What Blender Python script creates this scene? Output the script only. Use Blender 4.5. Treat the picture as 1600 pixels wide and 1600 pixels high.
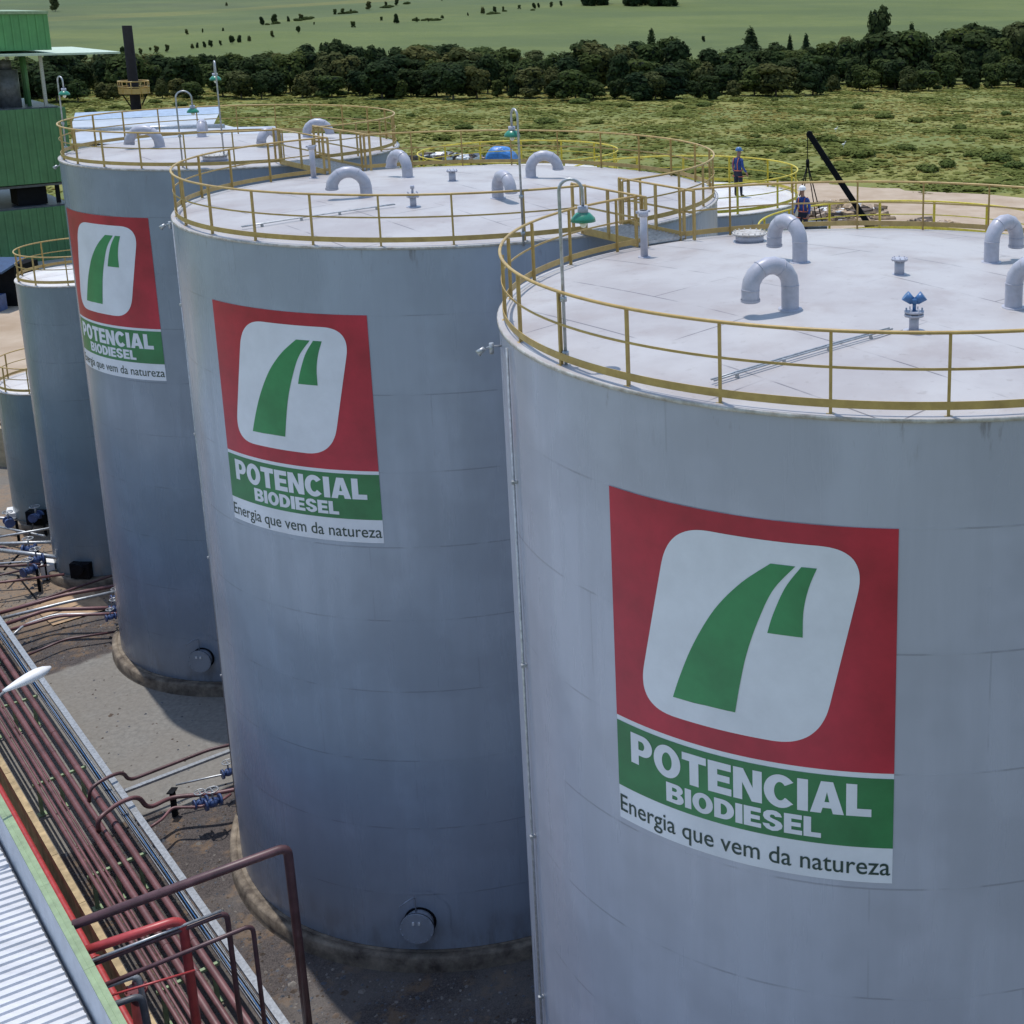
import bpy, bmesh, math, random
from math import sin, cos, pi, radians as R_, atan2, hypot, sqrt
from mathutils import Vector, Matrix, noise

for o in list(bpy.data.objects): bpy.data.objects.remove(o)
SC = bpy.context.scene
COL = SC.collection
GZ = -0.40                                   # ground level round the tanks

# ------------------------------------------------------------------ camera
CAMZ = 22.468
cd = bpy.data.cameras.new('camera'); cam = bpy.data.objects.new('camera', cd); COL.objects.link(cam)
PITCH, ROLL = 0.2217, 0.0036
cam.location = (0, 0, CAMZ)
cam.rotation_euler = (Matrix.Rotation(pi/2-PITCH, 3, 'X') @ Matrix.Rotation(ROLL, 3, 'Z')).to_euler()
cd.sensor_fit = 'HORIZONTAL'; cd.sensor_width = 36
cd.lens = 1984.54*36/1600
cd.shift_x = (800-1275.23)/1600; cd.shift_y = (444.40-800)/1600
cd.clip_start = 0.1; cd.clip_end = 12000
SC.camera = cam
SC.render.resolution_x = SC.render.resolution_y = 1024

# ------------------------------------------------------------------ light
SUN = Vector((-2.9, 3.1, 17.4)).normalized()
w = bpy.data.worlds.new('World'); SC.world = w; w.use_nodes = True
nt = w.node_tree; bgn = nt.nodes['Background']
sky = nt.nodes.new('ShaderNodeTexSky'); sky.sky_type = 'NISHITA'; sky.sun_disc = False
sky.sun_elevation = math.asin(SUN.z); sky.sun_rotation = atan2(SUN.x, SUN.y)
sky.air_density = 1.4; sky.dust_density = .8; sky.ozone_density = 3.0
nt.links.new(sky.outputs[0], bgn.inputs[0]); bgn.inputs[1].default_value = 0.165
sl = bpy.data.lights.new('sun', 'SUN'); sl.energy = 3.3; sl.angle = R_(0.53); sl.color = (1, .955, .89)
so = bpy.data.objects.new('sun', sl); COL.objects.link(so)
so.rotation_euler = SUN.to_track_quat('Z', 'Y').to_euler(); so.location = (0, 0, 80)
SC.view_settings.view_transform = 'Standard'; SC.view_settings.look = 'None'
SC.view_settings.exposure = 0.0; SC.view_settings.gamma = 1

# ------------------------------------------------------------------ materials
def NN(nt, t, **k):
    n = nt.nodes.new(t)
    for a, b in k.items(): setattr(n, a, b)
    return n
def mat(name, col, rough=.6, metal=0, var=.12, scale=3.0, bump=0, bscale=40, col2=None, stretch=None, spec=.5):
    m = bpy.data.materials.new(name); m.use_nodes = True
    t = m.node_tree; b = t.nodes['Principled BSDF']
    b.inputs['Roughness'].default_value = rough; b.inputs['Metallic'].default_value = metal
    b.inputs['Specular IOR Level'].default_value = spec
    tc = NN(t, 'ShaderNodeTexCoord'); mp = NN(t, 'ShaderNodeMapping')
    t.links.new(tc.outputs['Object'], mp.inputs[0])
    if stretch: mp.inputs['Scale'].default_value = stretch
    nz = NN(t, 'ShaderNodeTexNoise'); nz.inputs['Scale'].default_value = scale; nz.inputs['Detail'].default_value = 6
    nz.inputs['Roughness'].default_value = .65
    t.links.new(mp.outputs[0], nz.inputs['Vector'])
    rp = NN(t, 'ShaderNodeValToRGB')
    c2 = col2 or tuple(max(0, c*(1-2.2*var)) for c in col)
    c1 = col if col2 else tuple(min(1, c*(1+1.2*var)) for c in col)
    rp.color_ramp.elements[0].position = .32; rp.color_ramp.elements[1].position = .68
    rp.color_ramp.elements[0].color = (*c2, 1); rp.color_ramp.elements[1].color = (*c1, 1)
    t.links.new(nz.outputs[0], rp.inputs[0]); t.links.new(rp.outputs[0], b.inputs['Base Color'])
    if bump:
        n2 = NN(t, 'ShaderNodeTexNoise'); n2.inputs['Scale'].default_value = bscale; n2.inputs['Detail'].default_value = 4
        t.links.new(mp.outputs[0], n2.inputs['Vector'])
        bp = NN(t, 'ShaderNodeBump'); bp.inputs['Strength'].default_value = bump; bp.inputs['Distance'].default_value = .02
        t.links.new(n2.outputs[0], bp.inputs['Height']); t.links.new(bp.outputs[0], b.inputs['Normal'])
    return m

def mathn(t, op, a, b=None, c=None):
    n = NN(t, 'ShaderNodeMath', operation=op)
    for i, v in enumerate((a, b, c)):
        if v is None: continue
        if isinstance(v, (int, float)): n.inputs[i].default_value = v
        else: t.links.new(v, n.inputs[i])
    return n.outputs[0]
def mixc(t, f, a, b):
    n = NN(t, 'ShaderNodeMix', data_type='RGBA')
    if isinstance(f, (int, float)): n.inputs[0].default_value = f
    else: t.links.new(f, n.inputs[0])
    for i, v in ((6, a), (7, b)):
        if isinstance(v, tuple): n.inputs[i].default_value = (*v, 1)
        else: t.links.new(v, n.inputs[i])
    return n.outputs[2]
def noisef(t, vec, scale, detail=4, lo=.4, hi=.6, rough=.6):
    n = NN(t, 'ShaderNodeTexNoise'); n.inputs['Scale'].default_value = scale; n.inputs['Detail'].default_value = detail
    n.inputs['Roughness'].default_value = rough
    t.links.new(vec, n.inputs['Vector'])
    m = NN(t, 'ShaderNodeMapRange', interpolation_type='SMOOTHSTEP'); m.inputs[1].default_value = lo; m.inputs[2].default_value = hi
    t.links.new(n.outputs[0], m.inputs[0]); return m.outputs[0]
def scaled(t, vec, s):
    m = NN(t, 'ShaderNodeMapping'); m.inputs['Scale'].default_value = s; t.links.new(vec, m.inputs[0]); return m.outputs[0]

def shell_mat(name, col, H, pitch=1.783, first=1.5):
    """painted steel plate: horizontal and vertical weld lines, faint cloudiness, rust drips below the rim"""
    m = bpy.data.materials.new(name); m.use_nodes = True; t = m.node_tree; b = t.nodes['Principled BSDF']
    b.inputs['Roughness'].default_value = .36
    tc = NN(t, 'ShaderNodeTexCoord'); P = tc.outputs['Object']
    sx = NN(t, 'ShaderNodeSeparateXYZ'); t.links.new(P, sx.inputs[0]); z = sx.outputs[2]
    d = mathn(t, 'ADD', mathn(t, 'SUBTRACT', H-first, z), pitch*40)
    fr = mathn(t, 'FRACT', mathn(t, 'DIVIDE', d, pitch))
    row = mathn(t, 'FLOOR', mathn(t, 'DIVIDE', d, pitch))
    ds = mathn(t, 'MULTIPLY', mathn(t, 'MINIMUM', fr, mathn(t, 'SUBTRACT', 1, fr)), pitch)
    line = mathn(t, 'LESS_THAN', ds, .014)
    an = mathn(t, 'ARCTAN2', sx.outputs[0], sx.outputs[1])
    u = mathn(t, 'FRACT', mathn(t, 'ADD', mathn(t, 'MULTIPLY', an, 7/(2*pi)*1.0), mathn(t, 'MULTIPLY', row, .37)))
    vl = mathn(t, 'LESS_THAN', mathn(t, 'ABSOLUTE', mathn(t, 'SUBTRACT', u, .5)), .0022)
    n1 = noisef(t, P, .55, 3, .40, .60); n2 = noisef(t, scaled(t, P, (1.2, 1.2, .12)), 1.2, 5, .35, .7)
    n3 = noisef(t, P, .9, 2, .46, .56)
    seam = mathn(t, 'MULTIPLY', mathn(t, 'MAXIMUM', line, mathn(t, 'MULTIPLY', vl, .5)), n3)
    c = mixc(t, n1, tuple(x*.93 for x in col), tuple(min(1, x*1.05) for x in col))
    c = mixc(t, mathn(t, 'MULTIPLY', n2, .45), c, tuple(x*.80 for x in col))
    c = mixc(t, mathn(t, 'MULTIPLY', seam, .33), c, (.10, .10, .11))
    # plate-to-plate tone differences
    wn = NN(t, 'ShaderNodeTexWhiteNoise', noise_dimensions='1D'); t.links.new(row, wn.inputs['W'])
    c = mixc(t, mathn(t, 'MULTIPLY', wn.outputs[0], .05), c, tuple(x*.75 for x in col))
    # rust drips just under the rim and dirt splash at the foot
    dr = noisef(t, scaled(t, P, (2.2, 2.2, .5)), 2.4, 6, .60, .72)
    top = NN(t, 'ShaderNodeMapRange'); top.inputs[1].default_value = H-.75; top.inputs[2].default_value = H-.05
    t.links.new(z, top.inputs[0])
    c = mixc(t, mathn(t, 'MULTIPLY', mathn(t, 'MULTIPLY', dr, top.outputs[0]), .5), c, (.09, .06, .045))
    ft = NN(t, 'ShaderNodeMapRange'); ft.inputs[1].default_value = 1.2; ft.inputs[2].default_value = 0.0
    t.links.new(z, ft.inputs[0])
    fn = noisef(t, scaled(t, P, (1.5, 1.5, .6)), 1.5, 5, .42, .7)
    c = mixc(t, mathn(t, 'MULTIPLY', mathn(t, 'MULTIPLY', fn, ft.outputs[0]), .45), c, (.11, .09, .07))
    t.links.new(c, b.inputs['Base Color'])
    rr = NN(t, 'ShaderNodeMapRange'); rr.inputs[3].default_value = .24; rr.inputs[4].default_value = .38
    t.links.new(n2, rr.inputs[0]); t.links.new(rr.outputs[0], b.inputs['Roughness'])
    nb = NN(t, 'ShaderNodeTexNoise'); nb.inputs['Scale'].default_value = .8; nb.inputs['Detail'].default_value = 2
    t.links.new(P, nb.inputs['Vector'])
    bp = NN(t, 'ShaderNodeBump'); bp.inputs['Strength'].default_value = .5; bp.inputs['Distance'].default_value = .035
    hh = mathn(t, 'ADD', nb.outputs[0], mathn(t, 'MULTIPLY', line, .25))
    t.links.new(hh, bp.inputs['Height']); t.links.new(bp.outputs[0], b.inputs['Normal'])
    return m

def roof_mat(name, col, ang=.77):
    m = bpy.data.materials.new(name); m.use_nodes = True; t = m.node_tree; b = t.nodes['Principled BSDF']
    b.inputs['Roughness'].default_value = .5
    tc = NN(t, 'ShaderNodeTexCoord'); P = tc.outputs['Object']
    mp = NN(t, 'ShaderNodeMapping'); mp.inputs['Rotation'].default_value = (0, 0, ang); t.links.new(P, mp.inputs[0])
    br = NN(t, 'ShaderNodeTexBrick'); br.inputs['Scale'].default_value = 1; br.inputs['Mortar Size'].default_value = .016
    br.inputs['Brick Width'].default_value = 4.6; br.inputs['Row Height'].default_value = 1.75
    t.links.new(mp.outputs[0], br.inputs['Vector'])
    n3 = noisef(t, P, .7, 3, .42, .6)
    line = mathn(t, 'MULTIPLY', mathn(t, 'MULTIPLY', br.outputs['Fac'], n3), .9)
    n1 = noisef(t, P, .35, 5, .38, .66); n2 = noisef(t, P, .8, 6, .48, .70); n4 = noisef(t, P, 6, 4, .60, .74)
    c = mixc(t, n1, col, (col[0]*.82, col[1]*.79, col[2]*.79))
    c = mixc(t, mathn(t, 'MULTIPLY', n2, .55), c, (col[0]*.70, col[1]*.62, col[2]*.60))
    c = mixc(t, mathn(t, 'MULTIPLY', n4, .28), c, (.20, .17, .15))
    c = mixc(t, line, c, (.13, .12, .13))
    # rusty dirt ring where water stands at the rim
    sx = NN(t, 'ShaderNodeSeparateXYZ'); t.links.new(P, sx.inputs[0])
    rr = mathn(t, 'SQRT', mathn(t, 'ADD', mathn(t, 'POWER', sx.outputs[0], 2), mathn(t, 'POWER', sx.outputs[1], 2)))
    t.links.new(c, b.inputs['Base Color'])
    nb = NN(t, 'ShaderNodeTexNoise'); nb.inputs['Scale'].default_value = .9; nb.inputs['Detail'].default_value = 2
    t.links.new(P, nb.inputs['Vector'])
    bp = NN(t, 'ShaderNodeBump'); bp.inputs['Strength'].default_value = .5; bp.inputs['Distance'].default_value = .06
    t.links.new(nb.outputs[0], bp.inputs['Height']); t.links.new(bp.outputs[0], b.inputs['Normal'])
    return m

M = {}
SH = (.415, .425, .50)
M['roof'] = roof_mat('grey_roof_paint', (.445, .43, .43))
M['roofwhite'] = roof_mat('white_roof_paint', (.66, .65, .64))
M['grey'] = mat('grey_pipe_paint', (.42, .425, .49), .38, var=.08, scale=4, bump=.05)
M['rim'] = mat('rim_paint', (.62, .61, .59), .5, var=.22, scale=5, col2=(.27, .23, .19))
M['yellow'] = mat('ochre_rail_paint', (.52, .36, .12), .42, var=.15, scale=4, col2=(.36, .235, .08))
M['yellowb'] = mat('bright_yellow_rail_paint', (.62, .50, .05), .5, var=.12, scale=6)
M['dgrey'] = mat('dark_steel', (.10, .11, .13), .45, var=.2)
M['galv'] = mat('galvanised_steel', (.42, .44, .46), .4, .5, var=.15, scale=12)
M['white'] = mat('white_paint', (.78, .78, .78), .5, var=.05)
M['green'] = mat('green_enamel', (.03, .23, .15), .3, var=.1)
M['bulb'] = mat('bulb_glass', (.75, .74, .66), .2, var=.03)
M['blue'] = mat('blue_valve_paint', (.06, .10, .24), .4, var=.15)
M['bluem'] = mat('blue_enamel', (.06, .16, .36), .35, var=.1)
M['conc'] = mat('concrete_ring', (.30, .25, .19), .85, var=.2, scale=2.2, bump=.5, col2=(.065, .050, .040))
M['wred'] = mat('sign_red', (.43, .018, .042), .42, var=.14, scale=.7, bump=.05, bscale=2)
M['wgreen'] = mat('sign_green', (.030, .19, .065), .42, var=.10, scale=1.2)
M['wlgreen'] = mat('emblem_green', (.035, .24, .085), .42, var=.10, scale=1.2)
M['wwhite'] = mat('sign_white', (.70, .71, .77), .42, var=.05, scale=.8)
M['wtext'] = mat('slogan_ink', (.022, .05, .04), .45, var=.05)
M['maroon'] = mat('maroon_pipe_paint', (.22, .098, .104), .45, var=.25, scale=1.5, bump=.1, col2=(.10, .048, .05))
M['mar2'] = mat('purple_brown_pipe_paint', (.105, .050, .056), .45, var=.2, scale=3)
M['red'] = mat('red_pipe_paint', (.43, .055, .055), .4, var=.12, scale=4)
M['dred'] = mat('dark_red_paint', (.16, .03, .03), .45, var=.2)
M['palegreen'] = mat('pale_green_steel', (.26, .35, .20), .5, var=.10, scale=4, bump=.05)
M['black'] = mat('black_paint', (.010, .011, .014), .8, var=.15, spec=.1)
M['shirt'] = mat('blue_cloth', (.02, .06, .24), .8, var=.2, scale=8)
M['trouser'] = mat('navy_trousers', (.012, .016, .035), .85, var=.2)
M['skin'] = mat('skin', (.30, .16, .11), .6, var=.05)
M['orange'] = mat('orange_strap', (.45, .12, .06), .7, var=.1)
M['boot'] = mat('boot_leather', (.03, .025, .02), .6, var=.2)
M['tarp'] = mat('blue_tarpaulin', (.05, .22, .58), .4, var=.2, scale=1.5, bump=.8, bscale=3)
M['wood'] = mat('bare_timber', (.40, .29, .18), .8, var=.3, scale=2)
M['rubble'] = mat('rubble', (.36, .28, .21), .9, var=.35, scale=1.2)
M['rubbled'] = mat('rubble_dark', (.12, .09, .07), .9, var=.3, scale=1.2)
M['gsheet'] = None
def corr_mat(name, col, wl=.25, axis=0, rough=.45, depth=.02):
    m = mat(name, col, rough, var=.07, scale=.6); t = m.node_tree; b = t.nodes['Principled BSDF']
    tc = NN(t, 'ShaderNodeTexCoord'); sx = NN(t, 'ShaderNodeSeparateXYZ'); t.links.new(tc.outputs['Object'], sx.inputs[0])
    s = mathn(t, 'SINE', mathn(t, 'MULTIPLY', sx.outputs[axis], 2*pi/wl))
    bp = NN(t, 'ShaderNodeBump'); bp.inputs['Strength'].default_value = .7; bp.inputs['Distance'].default_value = depth
    t.links.new(s, bp.inputs['Height']); t.links.new(bp.outputs[0], b.inputs['Normal'])
    return m
M['gsheet'] = mat('green_cladding', (.11, .33, .115), .45, var=.1, scale=.5)
M['gsheetd'] = mat('dark_green_cladding', (.085, .22, .095), .5, var=.12, scale=.5)
M['wsheet'] = mat('white_roof_sheet', (.62, .63, .66), .38, var=.07, scale=1.0, stretch=(.3, 3, 1))
M['wallsheet'] = mat('grey_white_sheet', (.50, .53, .58), .5, var=.08, scale=2)

# leaves
def leaf_mat(name, a, b_, sc=.35):
    m = bpy.data.materials.new(name); m.use_nodes = True; t = m.node_tree; b = t.nodes['Principled BSDF']
    b.inputs['Roughness'].default_value = .95; b.inputs['Specular IOR Level'].default_value = .08
    tc = NN(t, 'ShaderNodeTexCoord'); oi = NN(t, 'ShaderNodeObjectInfo')
    f = noisef(t, tc.outputs['Object'], sc, 3, .35, .65); f2 = noisef(t, tc.outputs['Object'], 3, 2, .35, .65)
    c = mixc(t, f, a, b_); c = mixc(t, mathn(t, 'MULTIPLY', f2, .35), c, tuple(x*.7 for x in a))
    c = mixc(t, mathn(t, 'MULTIPLY', oi.outputs['Random'], .5), c, (b_[0]*1.4, b_[1]*1.15, b_[2]*.95))
    t.links.new(c, b.inputs['Base Color'])
    tr = NN(t, 'ShaderNodeBsdfTranslucent'); t.links.new(c, tr.inputs[0]); mx = NN(t, 'ShaderNodeMixShader'); mx.inputs[0].default_value = .35
    t.links.new(b.outputs[0], mx.inputs[1]); t.links.new(tr.outputs[0], mx.inputs[2]); t.links.new(mx.outputs[0], t.nodes['Material Output'].inputs[0]); return m
LEAF = [leaf_mat('leaves_dark', (.026, .046, .022), (.050, .078, .030), .2), leaf_mat('leaves_mid', (.046, .075, .028), (.085, .118, .038), .2),
        leaf_mat('leaves_olive', (.070, .088, .034), (.115, .128, .052), .2), leaf_mat('leaves_bush', (.105, .150, .044), (.155, .190, .058))]
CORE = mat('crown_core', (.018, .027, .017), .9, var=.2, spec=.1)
BARK = mat('bark', (.10, .08, .06), .9, var=.3)
GRASS = [leaf_mat('grass_green', (.150, .180, .050), (.190, .210, .062), .05), leaf_mat('grass_yellow', (.220, .215, .065), (.270, .250, .085), .05),
         leaf_mat('weeds_dark', (.130, .165, .048), (.160, .195, .058), .05)]

# ------------------------------------------------------------------ mesh helpers
class MB:
    def __init__(s): s.bm = bmesh.new()
    def box(s, c, d, rot=None, mi=0):
        r = bmesh.ops.create_cube(s.bm, size=1)
        mt = Matrix.Translation(c) @ (rot.to_4x4() if rot else Matrix()) @ Matrix.Diagonal((*d, 1))
        bmesh.ops.transform(s.bm, matrix=mt, verts=r['verts'])
        for v in r['verts']:
            for f in v.link_faces: f.material_index = mi
        return s
    def cone(s, a, b, r1, r2=None, n=12, caps=True, mi=0):
        a = Vector(a); b = Vector(b); r2 = r1 if r2 is None else r2
        d = b-a; q = d.to_track_quat('Z', 'Y').to_matrix()
        A = [s.bm.verts.new(a+q @ Vector((r1*cos(2*pi*k/n), r1*sin(2*pi*k/n), 0))) for k in range(n)]
        B = [s.bm.verts.new(b+q @ Vector((r2*cos(2*pi*k/n), r2*sin(2*pi*k/n), 0))) for k in range(n)]
        for k in range(n):
            f = s.bm.faces.new((A[k], A[(k+1) % n], B[(k+1) % n], B[k])); f.smooth = True; f.material_index = mi
        if caps:
            f = s.bm.faces.new(A[::-1]); f.material_index = mi; f = s.bm.faces.new(B); f.material_index = mi
        return s
    def tube(s, pts, r, n=10, closed=False, caps=True, mi=0):
        pts = [Vector(p) for p in pts]; N = len(pts); rings = []
        rad = r if isinstance(r, (list, tuple)) else [r]*N
        up = None
        for i, p in enumerate(pts):
            if closed: d = pts[(i+1) % N]-pts[i-1]
            else: d = pts[min(i+1, N-1)]-pts[max(i-1, 0)]
            d.normalize()
            if up is None: up = Vector((0, 0, 1)) if abs(d.z) < .9 else Vector((1, 0, 0))
            sd = d.cross(up).normalized(); up = sd.cross(d).normalized()
            rings.append([s.bm.verts.new(p+rad[i]*(cos(2*pi*k/n)*sd+sin(2*pi*k/n)*up)) for k in range(n)])
        for i in range(N if closed else N-1):
            a, b = rings[i], rings[(i+1) % N]
            for k in range(n):
                f = s.bm.faces.new((a[k], a[(k+1) % n], b[(k+1) % n], b[k])); f.smooth = True; f.material_index = mi
        if caps and not closed:
            s.bm.faces.new(rings[0][::-1]).material_index = mi; s.bm.faces.new(rings[-1]).material_index = mi
        return s
    def lathe(s, prof, n=64, c=(0, 0, 0), mi=0, smooth=True, a0=0, a1=2*pi):
        full = abs(a1-a0-2*pi) < 1e-6; m = n if full else n+1
        rings = []
        for r, z in prof:
            if r < 1e-6: rings.append([s.bm.verts.new((c[0], c[1], c[2]+z))])
            else: rings.append([s.bm.verts.new((c[0]+r*cos(a0+(a1-a0)*k/n), c[1]+r*sin(a0+(a1-a0)*k/n), c[2]+z)) for k in range(m)])
        for a, b in zip(rings, rings[1:]):
            for k in range(n):
                k2 = (k+1) % m if full else k+1
                if len(a) == 1 and len(b) == 1: continue
                if len(a) == 1: vs = (a[0], b[k2], b[k])
                elif len(b) == 1: vs = (a[k], a[k2], b[0])
                else: vs = (a[k], a[k2], b[k2], b[k])
                f = s.bm.faces.new(vs); f.smooth = smooth; f.material_index = mi
        return s
    def poly(s, pts, mi=0):
        f = s.bm.faces.new([s.bm.verts.new(p) for p in pts]); f.material_index = mi; return s
    def prism(s, pts, z0, z1, mi=0):
        a = [s.bm.verts.new((x, y, z0)) for x, y in pts]; b = [s.bm.verts.new((x, y, z1)) for x, y in pts]
        s.bm.faces.new(a[::-1]); s.bm.faces.new(b)
        for i in range(len(a)): s.bm.faces.new((a[i], a[(i+1) % len(a)], b[(i+1) % len(a)], b[i]))
        for f in s.bm.faces: pass
        return s
    def build(s, name, mats, parent=None, loc=None, fixn=True):
        if fixn: bmesh.ops.recalc_face_normals(s.bm, faces=s.bm.faces)
        me = bpy.data.meshes.new(name); s.bm.to_mesh(me); s.bm.free()
        for m in (mats if isinstance(mats, (list, tuple)) else [mats]): me.materials.append(m)
        o = bpy.data.objects.new(name, me); COL.objects.link(o)
        if parent: o.parent = parent
        if loc: o.location = loc
        return o
def tag(o, label=None, cat=None, group=None, kind=None):
    if label: o['label'] = label
    if cat: o['category'] = cat
    if group: o['group'] = group
    if kind: o['kind'] = kind
    return o
def empty(name, loc=(0, 0, 0), rz=0, label=None, cat=None, group=None):
    o = bpy.data.objects.new(name, None); COL.objects.link(o); o.location = loc; o.rotation_euler = (0, 0, rz)
    o.empty_display_size = .2
    return tag(o, label, cat, group)
def copy_tree(o, parent=None):
    c = o.copy(); COL.objects.link(c); c.parent = parent
    for ch in [k for k in bpy.data.objects if k.parent == o]: copy_tree(ch, c)
    return c
def bend(pts, rad=.25, n=5):
    """round the corners of a polyline"""
    P = [Vector(p) for p in pts]; out = [P[0]]
    for i in range(1, len(P)-1):
        a = (P[i-1]-P[i]); b = (P[i+1]-P[i]); r = min(rad, a.length*.45, b.length*.45)
        p0 = P[i]+a.normalized()*r; p2 = P[i]+b.normalized()*r
        for k in range(n+1):
            t = k/n; out.append(p0*(1-t)**2+P[i]*2*t*(1-t)+p2*t*t)
    out.append(P[-1]); return out
U = Vector((.695, -.719, 0)).normalized(); V = Vector((.719, .695, 0)).normalized()
def ST(s, t, z=0):
    # rack coordinates: s along the rack towards the camera, t across it towards the tanks
    x = (s*.695+t*.719); y = (-s*.719+t*.695); return Vector((x, y, z))

# ------------------------------------------------------------------ terrain
def smooth(a, b, x):
    t = max(0, min(1, (x-a)/(b-a))); return t*t*(3-2*t)
def terrain(x, y):
    r = hypot(x, y)
    h = GZ-.004
    if y > 325:
        h += .046*(y-395)*smooth(330, 480, y) if y > 395 else 0
        h += smooth(450, 900, y)*6*noise.noise(Vector((x/420, y/420, 3.3)))
    h += .35*smooth(120, 220, r)*noise.noise(Vector((x/35, y/35, 0)))
    h += smooth(1500, 2200, y)*18
    return h
def field_height():
    bm = bmesh.new()
    xs = [-1500+i*50 for i in range(24)]+[-300+i*10 for i in range(51)]+[250+i*50 for i in range(1, 26)]
    ys = [-900+i*75 for i in range(12)]+[i*10 for i in range(0, 60)]+[600+i*30 for i in range(0, 61)]
    G = [[bm.verts.new((x, y, terrain(x, y))) for x in xs] for y in ys]
    for j in range(len(ys)-1):
        for i in range(len(xs)-1):
            f = bm.faces.new((G[j][i], G[j][i+1], G[j+1][i+1], G[j+1][i])); f.smooth = True
    return bm
def ground_mat():
    m = bpy.data.materials.new('farmland'); m.use_nodes = True; t = m.node_tree; b = t.nodes['Principled BSDF']
    b.inputs['Roughness'].default_value = .9; b.inputs['Specular IOR Level'].default_value = .15
    g = NN(t, 'ShaderNodeNewGeometry'); P = g.outputs['Position']
    sx = NN(t, 'ShaderNodeSeparateXYZ'); t.links.new(P, sx.inputs[0]); X, Y = sx.outputs[0], sx.outputs[1]
    wn = NN(t, 'ShaderNodeTexNoise'); wn.inputs['Scale'].default_value = .006; wn.inputs['Detail'].default_value = 2
    t.links.new(P, wn.inputs['Vector'])
    q = mathn(t, 'ADD', mathn(t, 'SUBTRACT', Y, mathn(t, 'MULTIPLY', X, 1.4)), mathn(t, 'MULTIPLY', mathn(t, 'SUBTRACT', wn.outputs[0], .5), 180))
    # far fields: strips of different crops
    rp = NN(t, 'ShaderNodeValToRGB'); rp.color_ramp.interpolation = 'CONSTANT'
    mr = NN(t, 'ShaderNodeMapRange'); mr.inputs[1].default_value = 0; mr.inputs[2].default_value = 3000; t.links.new(q, mr.inputs[0])
    t.links.new(mr.outputs[0], rp.inputs[0])
    E_ = rp.color_ramp.elements
    bands = [(0, (.110, .138, .042)), (930, (.130, .150, .050)), (1045, (.085, .110, .055)), (1175, (.17, .155, .060)), (1235, (.085, .100, .058)), (1400, (.080, .110, .062)), (1900, (.11, .13, .065)), (2500, (.08, .11, .07))]
    E_[0].position = 0; E_[0].color = (*bands[0][1], 1); E_[1].position = bands[1][0]/3000; E_[1].color = (*bands[1][1], 1)
    for p_, c_ in bands[2:]:
        e = E_.new(p_/3000); e.color = (*c_, 1)
    n1 = noisef(t, P, .02, 4, .35, .65); n2 = noisef(t, P, .25, 5, .35, .65)
    far = mixc(t, mathn(t, 'MULTIPLY', n1, .5), rp.outputs[0], (.165, .190, .066))
    n9 = noisef(t, scaled(t, P, (1, 2.2, 1)), .006, 5, .42, .60); far = mixc(t, mathn(t, 'MULTIPLY', n9, .5), far, (.060, .088, .042))
    far = mixc(t, mathn(t, 'MULTIPLY', n2, .30), far, (.07, .10, .05))
    # rough meadow
    m1 = noisef(t, scaled(t, P, (.6, 1.6, 1)), .035, 5, .40, .60); m2 = noisef(t, P, .3, 6, .42, .62); m3 = noisef(t, P, 1.6, 4, .4, .65)
    mead = mixc(t, m1, (.145, .175, .048), (.230, .222, .062))
    mead = mixc(t, mathn(t, 'MULTIPLY', m2, .35), mead, (.125, .155, .045))
    mead = mixc(t, mathn(t, 'MULTIPLY', m3, .35), mead, (.20, .19, .085))
    fy = NN(t, 'ShaderNodeMapRange'); fy.inputs[1].default_value = 345; fy.inputs[2].default_value = 375; t.links.new(Y, fy.inputs[0])
    br_ = mixc(t, .5, far, (.125, .165, .055)); far = mixc(t, .45, far, br_)
    c = mixc(t, fy.outputs[0], mead, far)
    # behind and beside the tank yard the soil is bare
    t.links.new(c, b.inputs['Base Color'])
    nb = NN(t, 'ShaderNodeTexNoise'); nb.inputs['Scale'].default_value = .8; nb.inputs['Detail'].default_value = 5
    t.links.new(P, nb.inputs['Vector'])
    bp = NN(t, 'ShaderNodeBump'); bp.inputs['Strength'].default_value = .6; bp.inputs['Distance'].default_value = .5
    t.links.new(nb.outputs[0], bp.inputs['Height']); t.links.new(bp.outputs[0], b.inputs['Normal'])
    return m
bm = field_height(); me = bpy.data.meshes.new('ground'); bm.to_mesh(me); bm.free(); me.materials.append(ground_mat())
o = bpy.data.objects.new('ground', me); COL.objects.link(o); tag(o, kind='structure')

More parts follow.
